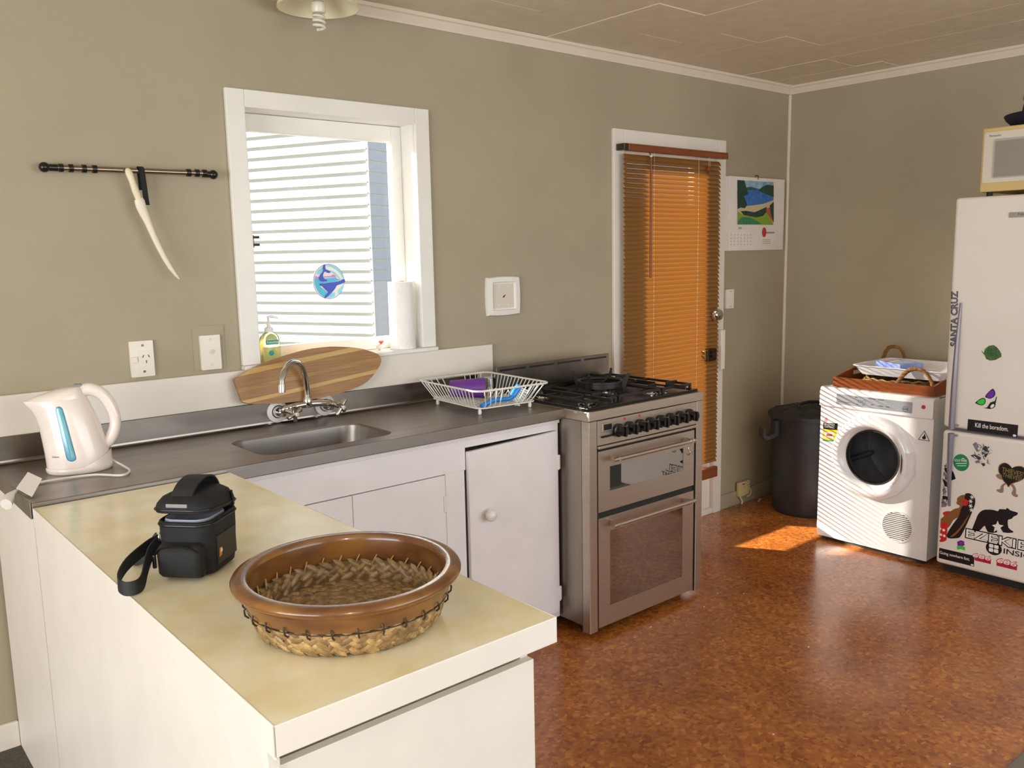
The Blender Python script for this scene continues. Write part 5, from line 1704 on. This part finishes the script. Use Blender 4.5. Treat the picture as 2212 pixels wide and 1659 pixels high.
do = G().lathe([(.208, 0), (.208, .010), (.200, .034), (.186, .046), (.172, .050), (.160, .046), (.150, .034), (.140, .018), (.134, .004), (.134, 0)], (DXF, -CY, CZD), 72, RX).build('porthole_door', 'dryer_white', dy, smooth=50)
G().lathe([(.1345, .004), (.134, .010), (.110, .012), (.06, .016), (.0001, .018)], (DXF, -CY, CZD), 48, RX).build('door_glass', 'dryer_glass', do, smooth=50)
G().lathe([(.1355, .006), (.1355, .013), (.129, .013), (.129, .006)], (DXF, -CY, CZD), 48, RX).build('glass_gasket', 'rubber_dark', do, smooth=40)
G().prism(rrect(.048, .112, .008, 4, CY + .186, CZD), FP, 0.012, .047).build('door_grip', 'dryer_white', do, bevel=.004)
G().prism([(CY + .159, CZD - .050), (CY + .163, CZD - .058), (CY + .166, CZD - .050), (CY + .166, CZD + .050), (CY + .163, CZD + .058), (CY + .159, CZD + .050)], FP, .03, .0485).build('grip_seam', 'print_dark', do)
# exhaust grille
vc = (1.068, .158)
vr = G().lathe([(.080, 0), (.080, .004), (.072, .005), (.071, .001)], (DXF, -vc[0], vc[1]), 40, RX).build('vent_ring', 'dryer_white', dy, smooth=40)
G().lathe([(.0001, .0006), (.0715, .0006)], (DXF, -vc[0], vc[1]), 40, RX).build('vent_dark', 'print_black', dy)
for k in range(15):
    zz_ = -.0655 + k * .00935
    hw = math.sqrt(max(0, .071 ** 2 - zz_ ** 2))
    G().box((DXF - .004, -vc[0] - hw, vc[1] + zz_ - .0026), (DXF - .0004, -vc[0] + hw, vc[1] + zz_ + .0026)).build('vent_slat', 'dryer_white', vr)
# control display
DP = (V(DXF - .0165, 0, 0), V(0, -1, 0), V(0, 0, 1))
dp = G().prism(rrect(.380, .052, .004, 3, .929, .747), (V(DXF - .014, 0, 0), V(0, -1, 0), V(0, 0, 1)), -.004, .003).build('display_panel', 'dryer_panel', dy)
DP = (V(DXF - .0172, 0, 0), V(0, -1, 0), V(0, 0, 1))
g = G()
put_text(g, 'Fisher & Paykel', DP, (.748, .730), .062, .008, 0, .0004)
for a_, b_ in ((.862, .748), (.883, .748)):
    for q in range(20):
        t0, t1 = 2 * PI * q / 20, 2 * PI * (q + 1) / 20
        g.poly([(a_ + .0085 * math.cos(t0), b_ + .0085 * math.sin(t0)), (a_ + .0085 * math.cos(t1), b_ + .0085 * math.sin(t1)), (a_ + .0070 * math.cos(t1), b_ + .0070 * math.sin(t1)), (a_ + .0070 * math.cos(t0), b_ + .0070 * math.sin(t0))], DP, .0005)
for q in range(24):
    t0, t1 = 2 * PI * q / 24, 2 * PI * (q + 1) / 24
    a_, b_ = 1.087, .737
    g.poly([(a_ + .013 * math.cos(t0), b_ + .013 * math.sin(t0)), (a_ + .013 * math.cos(t1), b_ + .013 * math.sin(t1)), (a_ + .0115 * math.cos(t1), b_ + .0115 * math.sin(t1)), (a_ + .0115 * math.cos(t0), b_ + .0115 * math.sin(t0))], DP, .0005)
for a_, b_, w_ in ((.836, .764, .014), (.905, .766, .036), (.952, .766, .030), (.918, .737, .016), (.957, .736, .024), (.992, .736, .018), (1.074, .7365, .026), (.845, .731, .01), (.875, .731, .012)):
    g.poly([(a_, b_), (a_ + w_, b_), (a_ + w_, b_ + .003), (a_, b_ + .003)], DP, .0005)
g.build('panel_print', 'print_dark', dp)
G().lathe([(.0001, .0022), (.009, .002), (.010, .0)], (DXF - .0145, -1.170, .757), 20, RX).build('red_dot', 'print_red', dy)
EP = (V(DXF - .0006, 0, 0), V(0, -1, 0), V(0, 0, 1))
g = G()
ml = ['print_yellow', 'print_black', 'print_white', 'print_red', 'print_teal', 'print_pink']
for pl_, m_ in (([(.664, .525), (.728, .530), (.736, .555), (.743, .585), (.664, .580)], 0), ([(.664, .518), (.727, .523), (.729, .531), (.664, .525)], 4), ([(.664, .580), (.7405, .585), (.7425, .620), (.664, .612)], 1),
                ([(.672, .538), (.722, .542), (.722, .570), (.672, .566)], 2), ([(.684, .547), (.716, .549), (.716, .561), (.684, .559)], 3),
                ([(.664, .612), (.670, .632), (.684, .646), (.704, .650), (.724, .642), (.738, .621)], 2), ([(.664, .612), (.668, .630), (.682, .645), (.690, .630), (.680, .613)], 5)):
    g.m = m_
    g.poly(pl_, EP, .0003 * (1 + (m_ == 2) + 2 * (m_ in (3, 5))))
g.m = 2
put_text(g, 'ENERGY', EP, (.672, .601), .056, .0105, R(4), .0010)
put_text(g, 'RATING', EP, (.672, .588), .054, .0105, R(4), .0010)
g.build('energy_label', ml, dy)
g = G()
tr = [(1.1735, .646), (1.201, .598), (1.146, .598)]
cxy = (1.1735, .614)
g.poly(tr, EP, .0004)
g.m = 1
g.poly([(cxy[0] + (a - cxy[0]) * .82, cxy[1] + (b - cxy[1]) * .82) for a, b in tr], EP, .0008)
g.m = 0
g.poly([(1.1735, .632), (1.180, .620), (1.183, .612), (1.179, .604), (1.168, .604), (1.164, .611), (1.168, .618), (1.171, .616)], EP, .0012)
g.build('flame_label', ['print_black', 'print_white'], dy)

# ---------------------------------------------------------------- trays stacked on the dryer
wt = thing('wooden_tray', 'brown wooden serving tray on top of the dryer', 'tray', (2.98, -.94, .8005))
tx0, tx1, ty0, ty1, tz = 2.797, 3.30, -1.192, -.691, .8008
G().box((tx0 + .008, ty0 + .008, tz), (tx1 - .008, ty1 - .008, tz + .006)).build('tray_base', 'wood_tray_dark', wt)
G().box((tx0, ty0, tz), (tx0 + .010, ty1, tz + .048)).build('long_side', 'wood_tray', wt, bevel=.001)
G().box((tx1 - .010, ty0, tz), (tx1, ty1, tz + .048)).build('long_side', 'wood_tray', wt, bevel=.001)
for yy in (ty0, ty1 - .010):
    fr = (V(0, yy + .010, 0), V(1, 0, 0), V(0, 0, 1))
    L = tx1 - tx0 - .020
    xx = tx0 + .010
    pl_ = [(xx, tz), (xx + L, tz), (xx + L, tz + .048), (xx + L * .80, tz + .064), (xx + L * .62, tz + .078), (xx + L * .38, tz + .078), (xx + L * .20, tz + .064), (xx, tz + .048)]
    mid0, mid1, h0_, h1_ = xx + L * .36, xx + L * .64, tz + .042, tz + .062
    g = G()
    g.prism([(xx, tz), (mid0, tz), (mid0, tz + .0765), (xx + L * .20, tz + .064), (xx, tz + .048)], fr, 0, .010)
    g.prism([(mid1, tz), (xx + L, tz), (xx + L, tz + .048), (xx + L * .80, tz + .064), (mid1, tz + .0765)], fr, 0, .010)
    g.prism([(mid0, tz), (mid1, tz), (mid1, h0_), (mid0, h0_)], fr, 0, .010)
    g.prism([(mid0, h1_), (mid1, h1_), (mid1, tz + .0765), (xx + L * .5, tz + .079), (mid0, tz + .0765)], fr, 0, .010)
    g.build('handled_end', 'wood_tray', wt)
# flat reed basket with rope handles lying in the tray
rbk = thing('reed_basket', 'flat reed basket with twisted rope handles lying in the wooden tray', 'basket', (2.99, -.96, .808))
bcx, bcy = 3.050, -.945
for k in range(4):
    pts = [(bcx + (.215 - .006 * k) * math.cos(2 * PI * j / 40) * (1 + .02 * math.sin(5 * j + k)), bcy + (.205 - .008 * k) * math.sin(2 * PI * j / 40), .815 + .0095 * k + .004 * math.sin(3.1 * j + k * 2)) for j in range(40)]
    G().tube(pts, .0055, 6, closed=True).build('reed_coil', 'reed', rbk, smooth=60)
G().lathe([(.0001, 0), (.14, 0), (.142, .004), (.0001, .005)], (bcx, bcy, .8078), 32).build('reed_floor', 'reed', rbk)
for sx in (-1, 1):
    xx = bcx + (.224 if sx > 0 else -.203)
    ys = (-.998, -.1)
    yc = -1.082 if sx < 0 else -.775
    hp = spline([(xx, yc + .085, .836), (xx - .006 * sx, yc + .072, .868), (xx - .010 * sx, yc + .040, .905 if sx < 0 else .950), (xx - .010 * sx, yc, .917 if sx < 0 else .968),
                 (xx - .010 * sx, yc - .040, .905 if sx < 0 else .950), (xx - .006 * sx, yc - .072, .868), (xx, yc - .085, .836)], 5)
    for ph in range(3):
        pts = []
        for i, p in enumerate(hp):
            a = i * .9 + ph * 2 * PI / 3
            pts.append(p + V(.0048 * math.cos(a), 0, 0) + V(0, .0036, .0036) * math.sin(a))
        G().tube(pts, .0064, 6).build('rope_strand', 'rope', rbk, smooth=60)
# white tray on top
wy = thing('white_tray', 'white plastic tray with flared sides on the wooden tray', 'tray', (3.02, -1.0, .862))
wcx, wcy, za, zb_ = 3.062, -.985, .862, .905
rect = lambda w, d, z, r=.03: [V(wcx + a, wcy + b, z) for a, b in rrect(w, d, r, 5)]
G().loft([rect(.335, .40, za, .02), rect(.384, .462, zb_, .03), rect(.396, .478, zb_ + .001, .034), rect(.396, .478, zb_ + .005, .034), rect(.380, .460, zb_ + .004, .03), rect(.330, .396, za + .004, .02)]).build('tray_shell', 'tray_white', wy, smooth=40)
G().prism(rrect(.09, .022, .01, 4, 0, 0), (V(wcx, wcy + .222, .886), V(1, 0, 0), V(0, .55, .83)), -.001, .0012).build('hand_hole', 'wood_tray', wy)
bx_ = thing('carton_box', 'flat blue and white printed carton lying in the white tray', 'box', (3.01, -.925, .8665), R(-28))
G().box((-.065, -.095, 0), (.065, .095, .058)).build('carton', 'box_blue', bx_, bevel=.001)
TP = (V(0, 0, .0582), V(1, 0, 0), V(0, 1, 0))
g = G().poly([(-.05, -.06), (.05, -.06), (.05, .02), (-.05, .02)], TP, .0003)
g.m = 1
g.poly([(-.05, .045), (-.01, .045), (-.01, .085), (-.05, .085)], TP, .0003)
g.m = 2
g.poly([(-.03, .02), (.03, .022), (.02, .05), (-.035, .045)], TP, .0005)
g.m = 3
for k in range(4):
    g.poly([(-.04, -.05 + k * .016), (.04, -.05 + k * .016), (.04, -.044 + k * .016), (-.04, -.044 + k * .016)], TP, .0006)
g.build('carton_print', ['box_print', 'print_pink', 'print_yellow', 'print_grey'], bx_)

# ================================================================== FRIDGE
fr_ = thing('fridge_freezer', 'tall white fridge freezer covered in stickers beside the dryer', 'fridge', (3.06, -1.675, 0))
FX, FYL, FYR = 2.709, -1.280, -2.070
G().box((FX + .062, FYR + .004, .03), (3.40, FYL - .004, 1.690)).build('cabinet_body', 'fridge_white', fr_, bevel=.004)
G().box((FX + .065, FYR + .01, 0), (3.39, FYL - .01, .03)).build('plinth', 'rubber_dark', fr_)
G().box((FX + .055, FYR + .02, .034), (FX + .063, FYL - .02, 1.686)).build('door_seal', 'handle_grey', fr_)
ud = G().box((FX, FYR, .688), (FX + .056, FYL, 1.696)).build('fridge_door', 'fridge_white', fr_, bevel=.014, seg=4)
ldr = G().box((FX, FYR, .050), (FX + .056, FYL, .672)).build('freezer_door', 'fridge_white', fr_, bevel=.014, seg=4)


def long_handle(parent, z0, z1, zc):
    # slim blade standing off the door, widest at the split
    pts, rs = [], []
    N = 18
    for i in range(N + 1):
        t = i / N
        z = z0 + (z1 - z0) * t
        s_ = abs(z - zc) / abs(z1 - z0 if zc == z0 else z0 - z1)
        pts.append((FX - .030 + .026 * s_ ** 3, -1.330, z))
        rs.append(.0135 * (1 - .62 * s_ ** 1.5))
    G().tube(pts, rs, 10).build('door_handle', 'handle_grey', parent, smooth=60)
    zz_ = zc + (.012 if zc == z0 else -.012)
    G().cyl((FX - .030, -1.330, zz_), (FX, -1.345, zz_), .005, n=10).build('handle_stud', 'handle_grey', parent, smooth=50)


long_handle(ud, .690, 1.245, .690)
long_handle(ldr, .330, .668, .668)
bd_ = G().prism(rrect(.150, .022, .003, 3, 1.575, 1.613), PXF, 0, .003).build('maker_badge', 'badge_grey', ud)
g = G()
put_text(g, 'Fisher & Paykel', PXF, (1.535, 1.607), .090, .012, 0, .0036)
g.build('badge_name', 'print_dark', bd_)


def sticker(parent, mats, layers, texts=(), label=None):
    g = G()
    for k, (pl_, m_) in enumerate(layers):
        g.m = mats.index(m_)
        g.poly([(max(u_, 1.2935), v_) for u_, v_ in pl_], PXF, .0005 + .0002 * k)
    k = len(layers)
    for st_, m_, at, w_, h_, an, bo_, shr in texts:
        g.m = mats.index(m_)
        put_text(g, st_, PXF, at, w_, h_, an, .0005 + .0002 * k, bo_, shr)
        k += 1
    return g.build('sticker', mats, parent, label=label)


def q4(a, b, c, d):
    return [(a, d), (a, c), (b, c), (b, d)]


sticker(ud, ['print_black', 'print_white'], [(D['kill'], 'print_black'), (disc(1.577, .690, .007, 14, .005), 'print_white')],
        [('Kill the boredom.', 'print_white', (1.417, .704), .135, .020, 0, .01, 0)], 'black sticker reading Kill the boredom.')
sticker(ldr, ['print_black', 'print_white'], [([(1.294, .123), (1.447, .124), (1.448, .074), (1.294, .074)], 'print_black'), (disc(1.440, .080, .006, 12, .004), 'print_white')],
        [('Going nowhere fast.', 'print_white', (1.297, .092), .132, .018, 0, .01, 0)], 'black sticker reading Going nowhere fast.')
sticker(ldr, ['print_black', 'print_white'], [(soft(D['bear'], 2), 'print_black'), (D['star'], 'print_white')], [], 'black bear sticker with a white star')
sticker(ldr, ['print_black', 'print_white'], [], [('EZEKIEL', 'print_black', (1.402, .196), .300, .048, 0, .05, 0), ('EZEKIEL', 'print_white', (1.407, .201), .290, .038, 0, .005, 0)], 'white lettering sticker reading EZEKIEL')
sticker(ldr, ['print_black', 'print_white'],
        [(disc(1.5245, .178, .033, 28, .030), 'print_black')] + [(rrect(.018, .016, .004, 3, 1.5245 + a, .178 + b), 'print_white') for a in (-.0105, .0105) for b in (-.0095, .0095)],
        [('INSIGHT', 'print_black', (1.565, .166), .170, .024, 0, .01, 0)], 'black round window emblem sticker reading INSIGHT')
sticker(ldr, ['st_crimson', 'print_white', 'st_red'], [([(1.447, .122), (1.516, .124), (1.517, .104), (1.450, .104)], 'st_crimson')],
        [('686', 'st_red', (1.436, .116), .080, .024, 0, .05, .2), ('686', 'print_white', (1.439, .118), .074, .019, 0, .01, .2)], 'red and white sticker reading 686 beside the fast sticker')
sticker(ldr, ['st_crimson', 'print_white', 'st_red'], [([(1.540, .124), (1.622, .126), (1.622, .104), (1.540, .104)], 'st_crimson')],
        [('686', 'st_red', (1.536, .117), .086, .026, 0, .05, .2), ('686', 'print_white', (1.540, .119), .078, .020, 0, .01, .2)], 'red and white sticker reading 686 towards the door middle')
fl = []
for a, b in D['flw']:
    pts = []
    for k in range(24):
        t = 2 * PI * k / 24
        r_ = .0105 * (.62 + .38 * math.cos(6 * t))
        pts.append((a + r_ * math.cos(t), b + r_ * math.sin(t) * 1.05))
    fl.append((pts, 'print_white'))
sticker(ldr, ['st_hair', 'st_skin', 'st_red', 'print_white', 'st_streak'],
        [(D['hula_top'], 'st_red'), (soft(D['hula_skin']), 'st_skin'), (soft(D['hula_skirt']), 'st_red'), (soft(D['hula_hair']), 'st_hair'), (soft(D['hula_streak']), 'st_streak'), (soft(D['hula_flower']), 'st_red')]
        + fl + [(disc(a, b, .007, 5), 'print_white') for a, b in D['skirt_dots']], [], 'sticker of a long-haired woman with white flowers in red wrap')
sticker(ldr, ['st_green', 'print_white'], [(disc(1.3675, .536, .034, 32, .0385), 'st_green'), ([(1.345, .527), (1.392, .535), (1.392, .538), (1.345, .530)], 'print_white'), ([(1.352, .518), (1.390, .524), (1.390, .527), (1.352, .521)], 'print_white'),
                                           ([(1.366, .549), (1.372, .558), (1.380, .557), (1.386, .549), (1.380, .554), (1.372, .554)], 'print_white')],
        [('GOLF PARK', 'print_white', (1.338, .537), .056, .011, R(6), .01, 0)], 'round green sticker with white lettering')
def strokes(u0, u1, v0, v1, n, seed, mats_):
    rq_ = random.Random(seed)
    out = []
    for _ in range(n):
        u_, v_, an, L_ = rq_.uniform(u0, u1), rq_.uniform(v0, v1), rq_.uniform(0, PI), rq_.uniform(.006, .020)
        bw_ = rq_.uniform(.0006, .0020)
        bend = rq_.uniform(-.9, .9)
        pts_ = [(u_ + L_ * t_ * math.cos(an + bend * t_), v_ + L_ * t_ * math.sin(an + bend * t_)) for t_ in (0, .33, .66, 1)]
        nn_ = (-math.sin(an), math.cos(an))
        up_s = [(p_[0] + nn_[0] * bw_ * k_, p_[1] + nn_[1] * bw_ * k_) for p_, k_ in zip(pts_, (.2, 1, 1, .2))]
        lo_s = [(p_[0] - nn_[0] * bw_ * k_, p_[1] - nn_[1] * bw_ * k_) for p_, k_ in zip(pts_, (.2, 1, 1, .2))]
        out.append((up_s + lo_s[::-1], rq_.choice(mats_)))
    return out


sticker(ldr, ['print_black', 'print_grey', 'print_white'], [(p, ('print_black', 'print_grey')[k % 2]) for k, p in enumerate(D['ink'])] + strokes(1.294, 1.322, .33, .52, 46, 4, ('print_black', 'print_black', 'print_white')), [], 'black and white inked figure sticker at the door edge')
sticker(ldr, ['print_dark', 'print_white', 'print_grey'], [(p, ('print_dark', 'print_grey')[k % 2]) for k, p in enumerate(D['fig'])] + strokes(1.425, 1.485, .548, .628, 60, 8, ('print_dark', 'print_grey', 'print_white')), [('POP', 'print_white', (1.461, .598), .018, .010, R(-10), 0, 0)], 'small inked grey figure sticker')
sticker(ldr, ['st_purple', 'st_lime', 'st_red'], [(D['frog'][0], 'st_purple'), (D['frog'][1], 'st_lime'), (disc(1.388, .168, .005, 8), 'st_red')], [], 'tiny colourful sticker')
hh = soft(D['heart'])
cx_, cz_ = sum(p[0] for p in hh) / len(hh), sum(p[1] for p in hh) / len(hh)
sticker(ldr, ['print_black', 'st_tan', 'st_gold', 'st_streak'],
        [(soft(D['heart_arm']), 'st_tan'), (soft(D['heart_leg1']), 'st_tan'), (soft(D['heart_leg2']), 'st_tan'), (hh, 'st_streak'), ([(cx_ + (a - cx_) * .93, cz_ + (b - cz_) * .93) for a, b in hh], 'print_black')],
        [('THIEVES!', 'st_gold', (1.536, .526), .084, .020, R(-5), 0, 0), ('THIEVES!', 'st_gold', (1.540, .505), .074, .018, R(-5), 0, 0)], 'black heart sticker reading THIEVES! THIEVES!')
sticker(ud, ['print_dark', 'print_grey'], [], [('SANTA CRUZ', 'print_dark', (1.322, 1.052), .245, .030, R(92), .05, .0), ('SANTA CRUZ', 'print_grey', (1.319, 1.056), .236, .023, R(92), .008, .0)], 'grey lettering sticker reading SANTA CRUZ up the door edge')
sticker(ud, ['st_leaf', 'art_dark', 'art_lawn'], [(D['sc'], 'st_leaf')], [('SANTA', 'art_dark', (1.446, 1.036), .044, .014, R(16), 0, .2), ('CRUZ', 'art_dark', (1.452, 1.018), .040, .014, R(16), 0, .2)], 'green leafy sticker reading SANTA CRUZ')
sticker(ud, ['print_black', 'st_lime', 'st_purple', 'print_white'], [(soft(D['sg1']), 'print_black'), (soft(D['sg1i']), 'st_lime'), (soft(D['sg2']), 'print_black'), (soft(D['sg2i']), 'st_purple'), (soft(D['sgm'], 2), 'print_black'), (soft(D['sgt']), 'print_white')], [], 'sticker of green and purple sunglasses over a grin')

# ---------------------------------------------------------------- microwave and hat on top
mw = thing('microwave_oven', 'cream microwave oven on top of the fridge', 'microwave', (2.92, -1.62, 1.696))
MX, MY0, MY1, MZ0, MZ1 = 2.722, -1.372, -1.880, 1.714, 1.976
G().box((MX, MY1, MZ0), (3.10, MY0, MZ1)).build('case', 'microwave_cream', mw, bevel=.004)
MP = (V(MX, 0, 0), V(0, -1, 0), V(0, 0, 1))
dm = G().prism(rrect(.360, .208, .008, 4, 1.382 + .180, 1.854), MP, 0, .006).build('oven_door', 'microwave_white', mw, bevel=.002)
G().prism(rrect(.285, .160, .008, 4, 1.420 + .1425, 1.848), MP, .006, .008).build('window_border', 'microwave_border', dm, bevel=.001)
G().prism(rrect(.272, .146, .004, 4, 1.427 + .136, 1.846), MP, .008, .0086).build('mesh_window', 'microwave_mesh', dm)
g = G()
put_text(g, 'Panasonic', MP, (1.402, 1.938), .046, .009, 0, .0066)
put_text(g, 'Sunbeam', MP, (1.400, 1.760), .001, .001, 0, .0066)
g.build('maker_name', 'print_dark', dm)
G().prism(rrect(.110, .230, .006, 3, 1.815, 1.845), MP, 0, .005).build('keypad', 'microwave_white', mw, bevel=.002)
for yy in (MY0 - .03, MY1 + .03):
    for xx in (MX + .03, 3.06):
        G().cyl((xx, yy, 1.696), (xx, yy, MZ0), .012, n=12).build('foot', 'rubber_dark', mw, smooth=40)
ht = thing('navy_hat', 'navy brimmed hat with yellow crown on top of the microwave', 'hat', (2.92, -1.585, 1.976), 0.0)
G().lathe([(.110, .0005), (.135, .002), (.165, .014), (.188, .036), (.196, .052), (.193, .056), (.170, .032), (.140, .016), (.118, .016), (.113, .020)], (0, 0, 0), 40).build('brim', 'hat_navy', ht, smooth=50)
G().lathe([(.118, .010), (.128, .040), (.130, .070), (.126, .098), (.120, .112)], (0, 0, 0), 40).build('hat_band', 'hat_navy', ht, smooth=50)
G().lathe([(.122, .110), (.130, .122), (.127, .140), (.095, .162), (.04, .172), (.0001, .174)], (0, 0, 0), 40).build('crown', 'hat_yellow', ht, smooth=50)

# ================================================================== CRUMBS ON THE FLOOR
g = G()
rq = random.Random(11)
for x_, y_ in ((.55, -1.62), (.60, -1.70), (.62, -1.73), (.98, -1.55), (.42, -1.95), (.46, -2.00), (.93, -1.86), (1.00, -1.87), (1.80, -.90), (1.86, -.83), (1.78, -.75), (1.62, -.80), (1.30, -.78), (1.18, -.80), (.80, -2.03), (1.22, -1.98), (1.60, -1.30), (3.12, -.06), (3.15, -.05)):
    s_ = rq.uniform(.0018, .0035) * (2.4 if x_ > 3 else 1)
    g.ball((x_, y_, s_ * .5), s_, 6, (1.4 * rq.uniform(.6, 1.3), rq.uniform(.6, 1.2), .5))
g.build('crumbs', 'paper_white', label='pale crumbs scattered on the cork floor', cat='crumbs', kind='stuff')
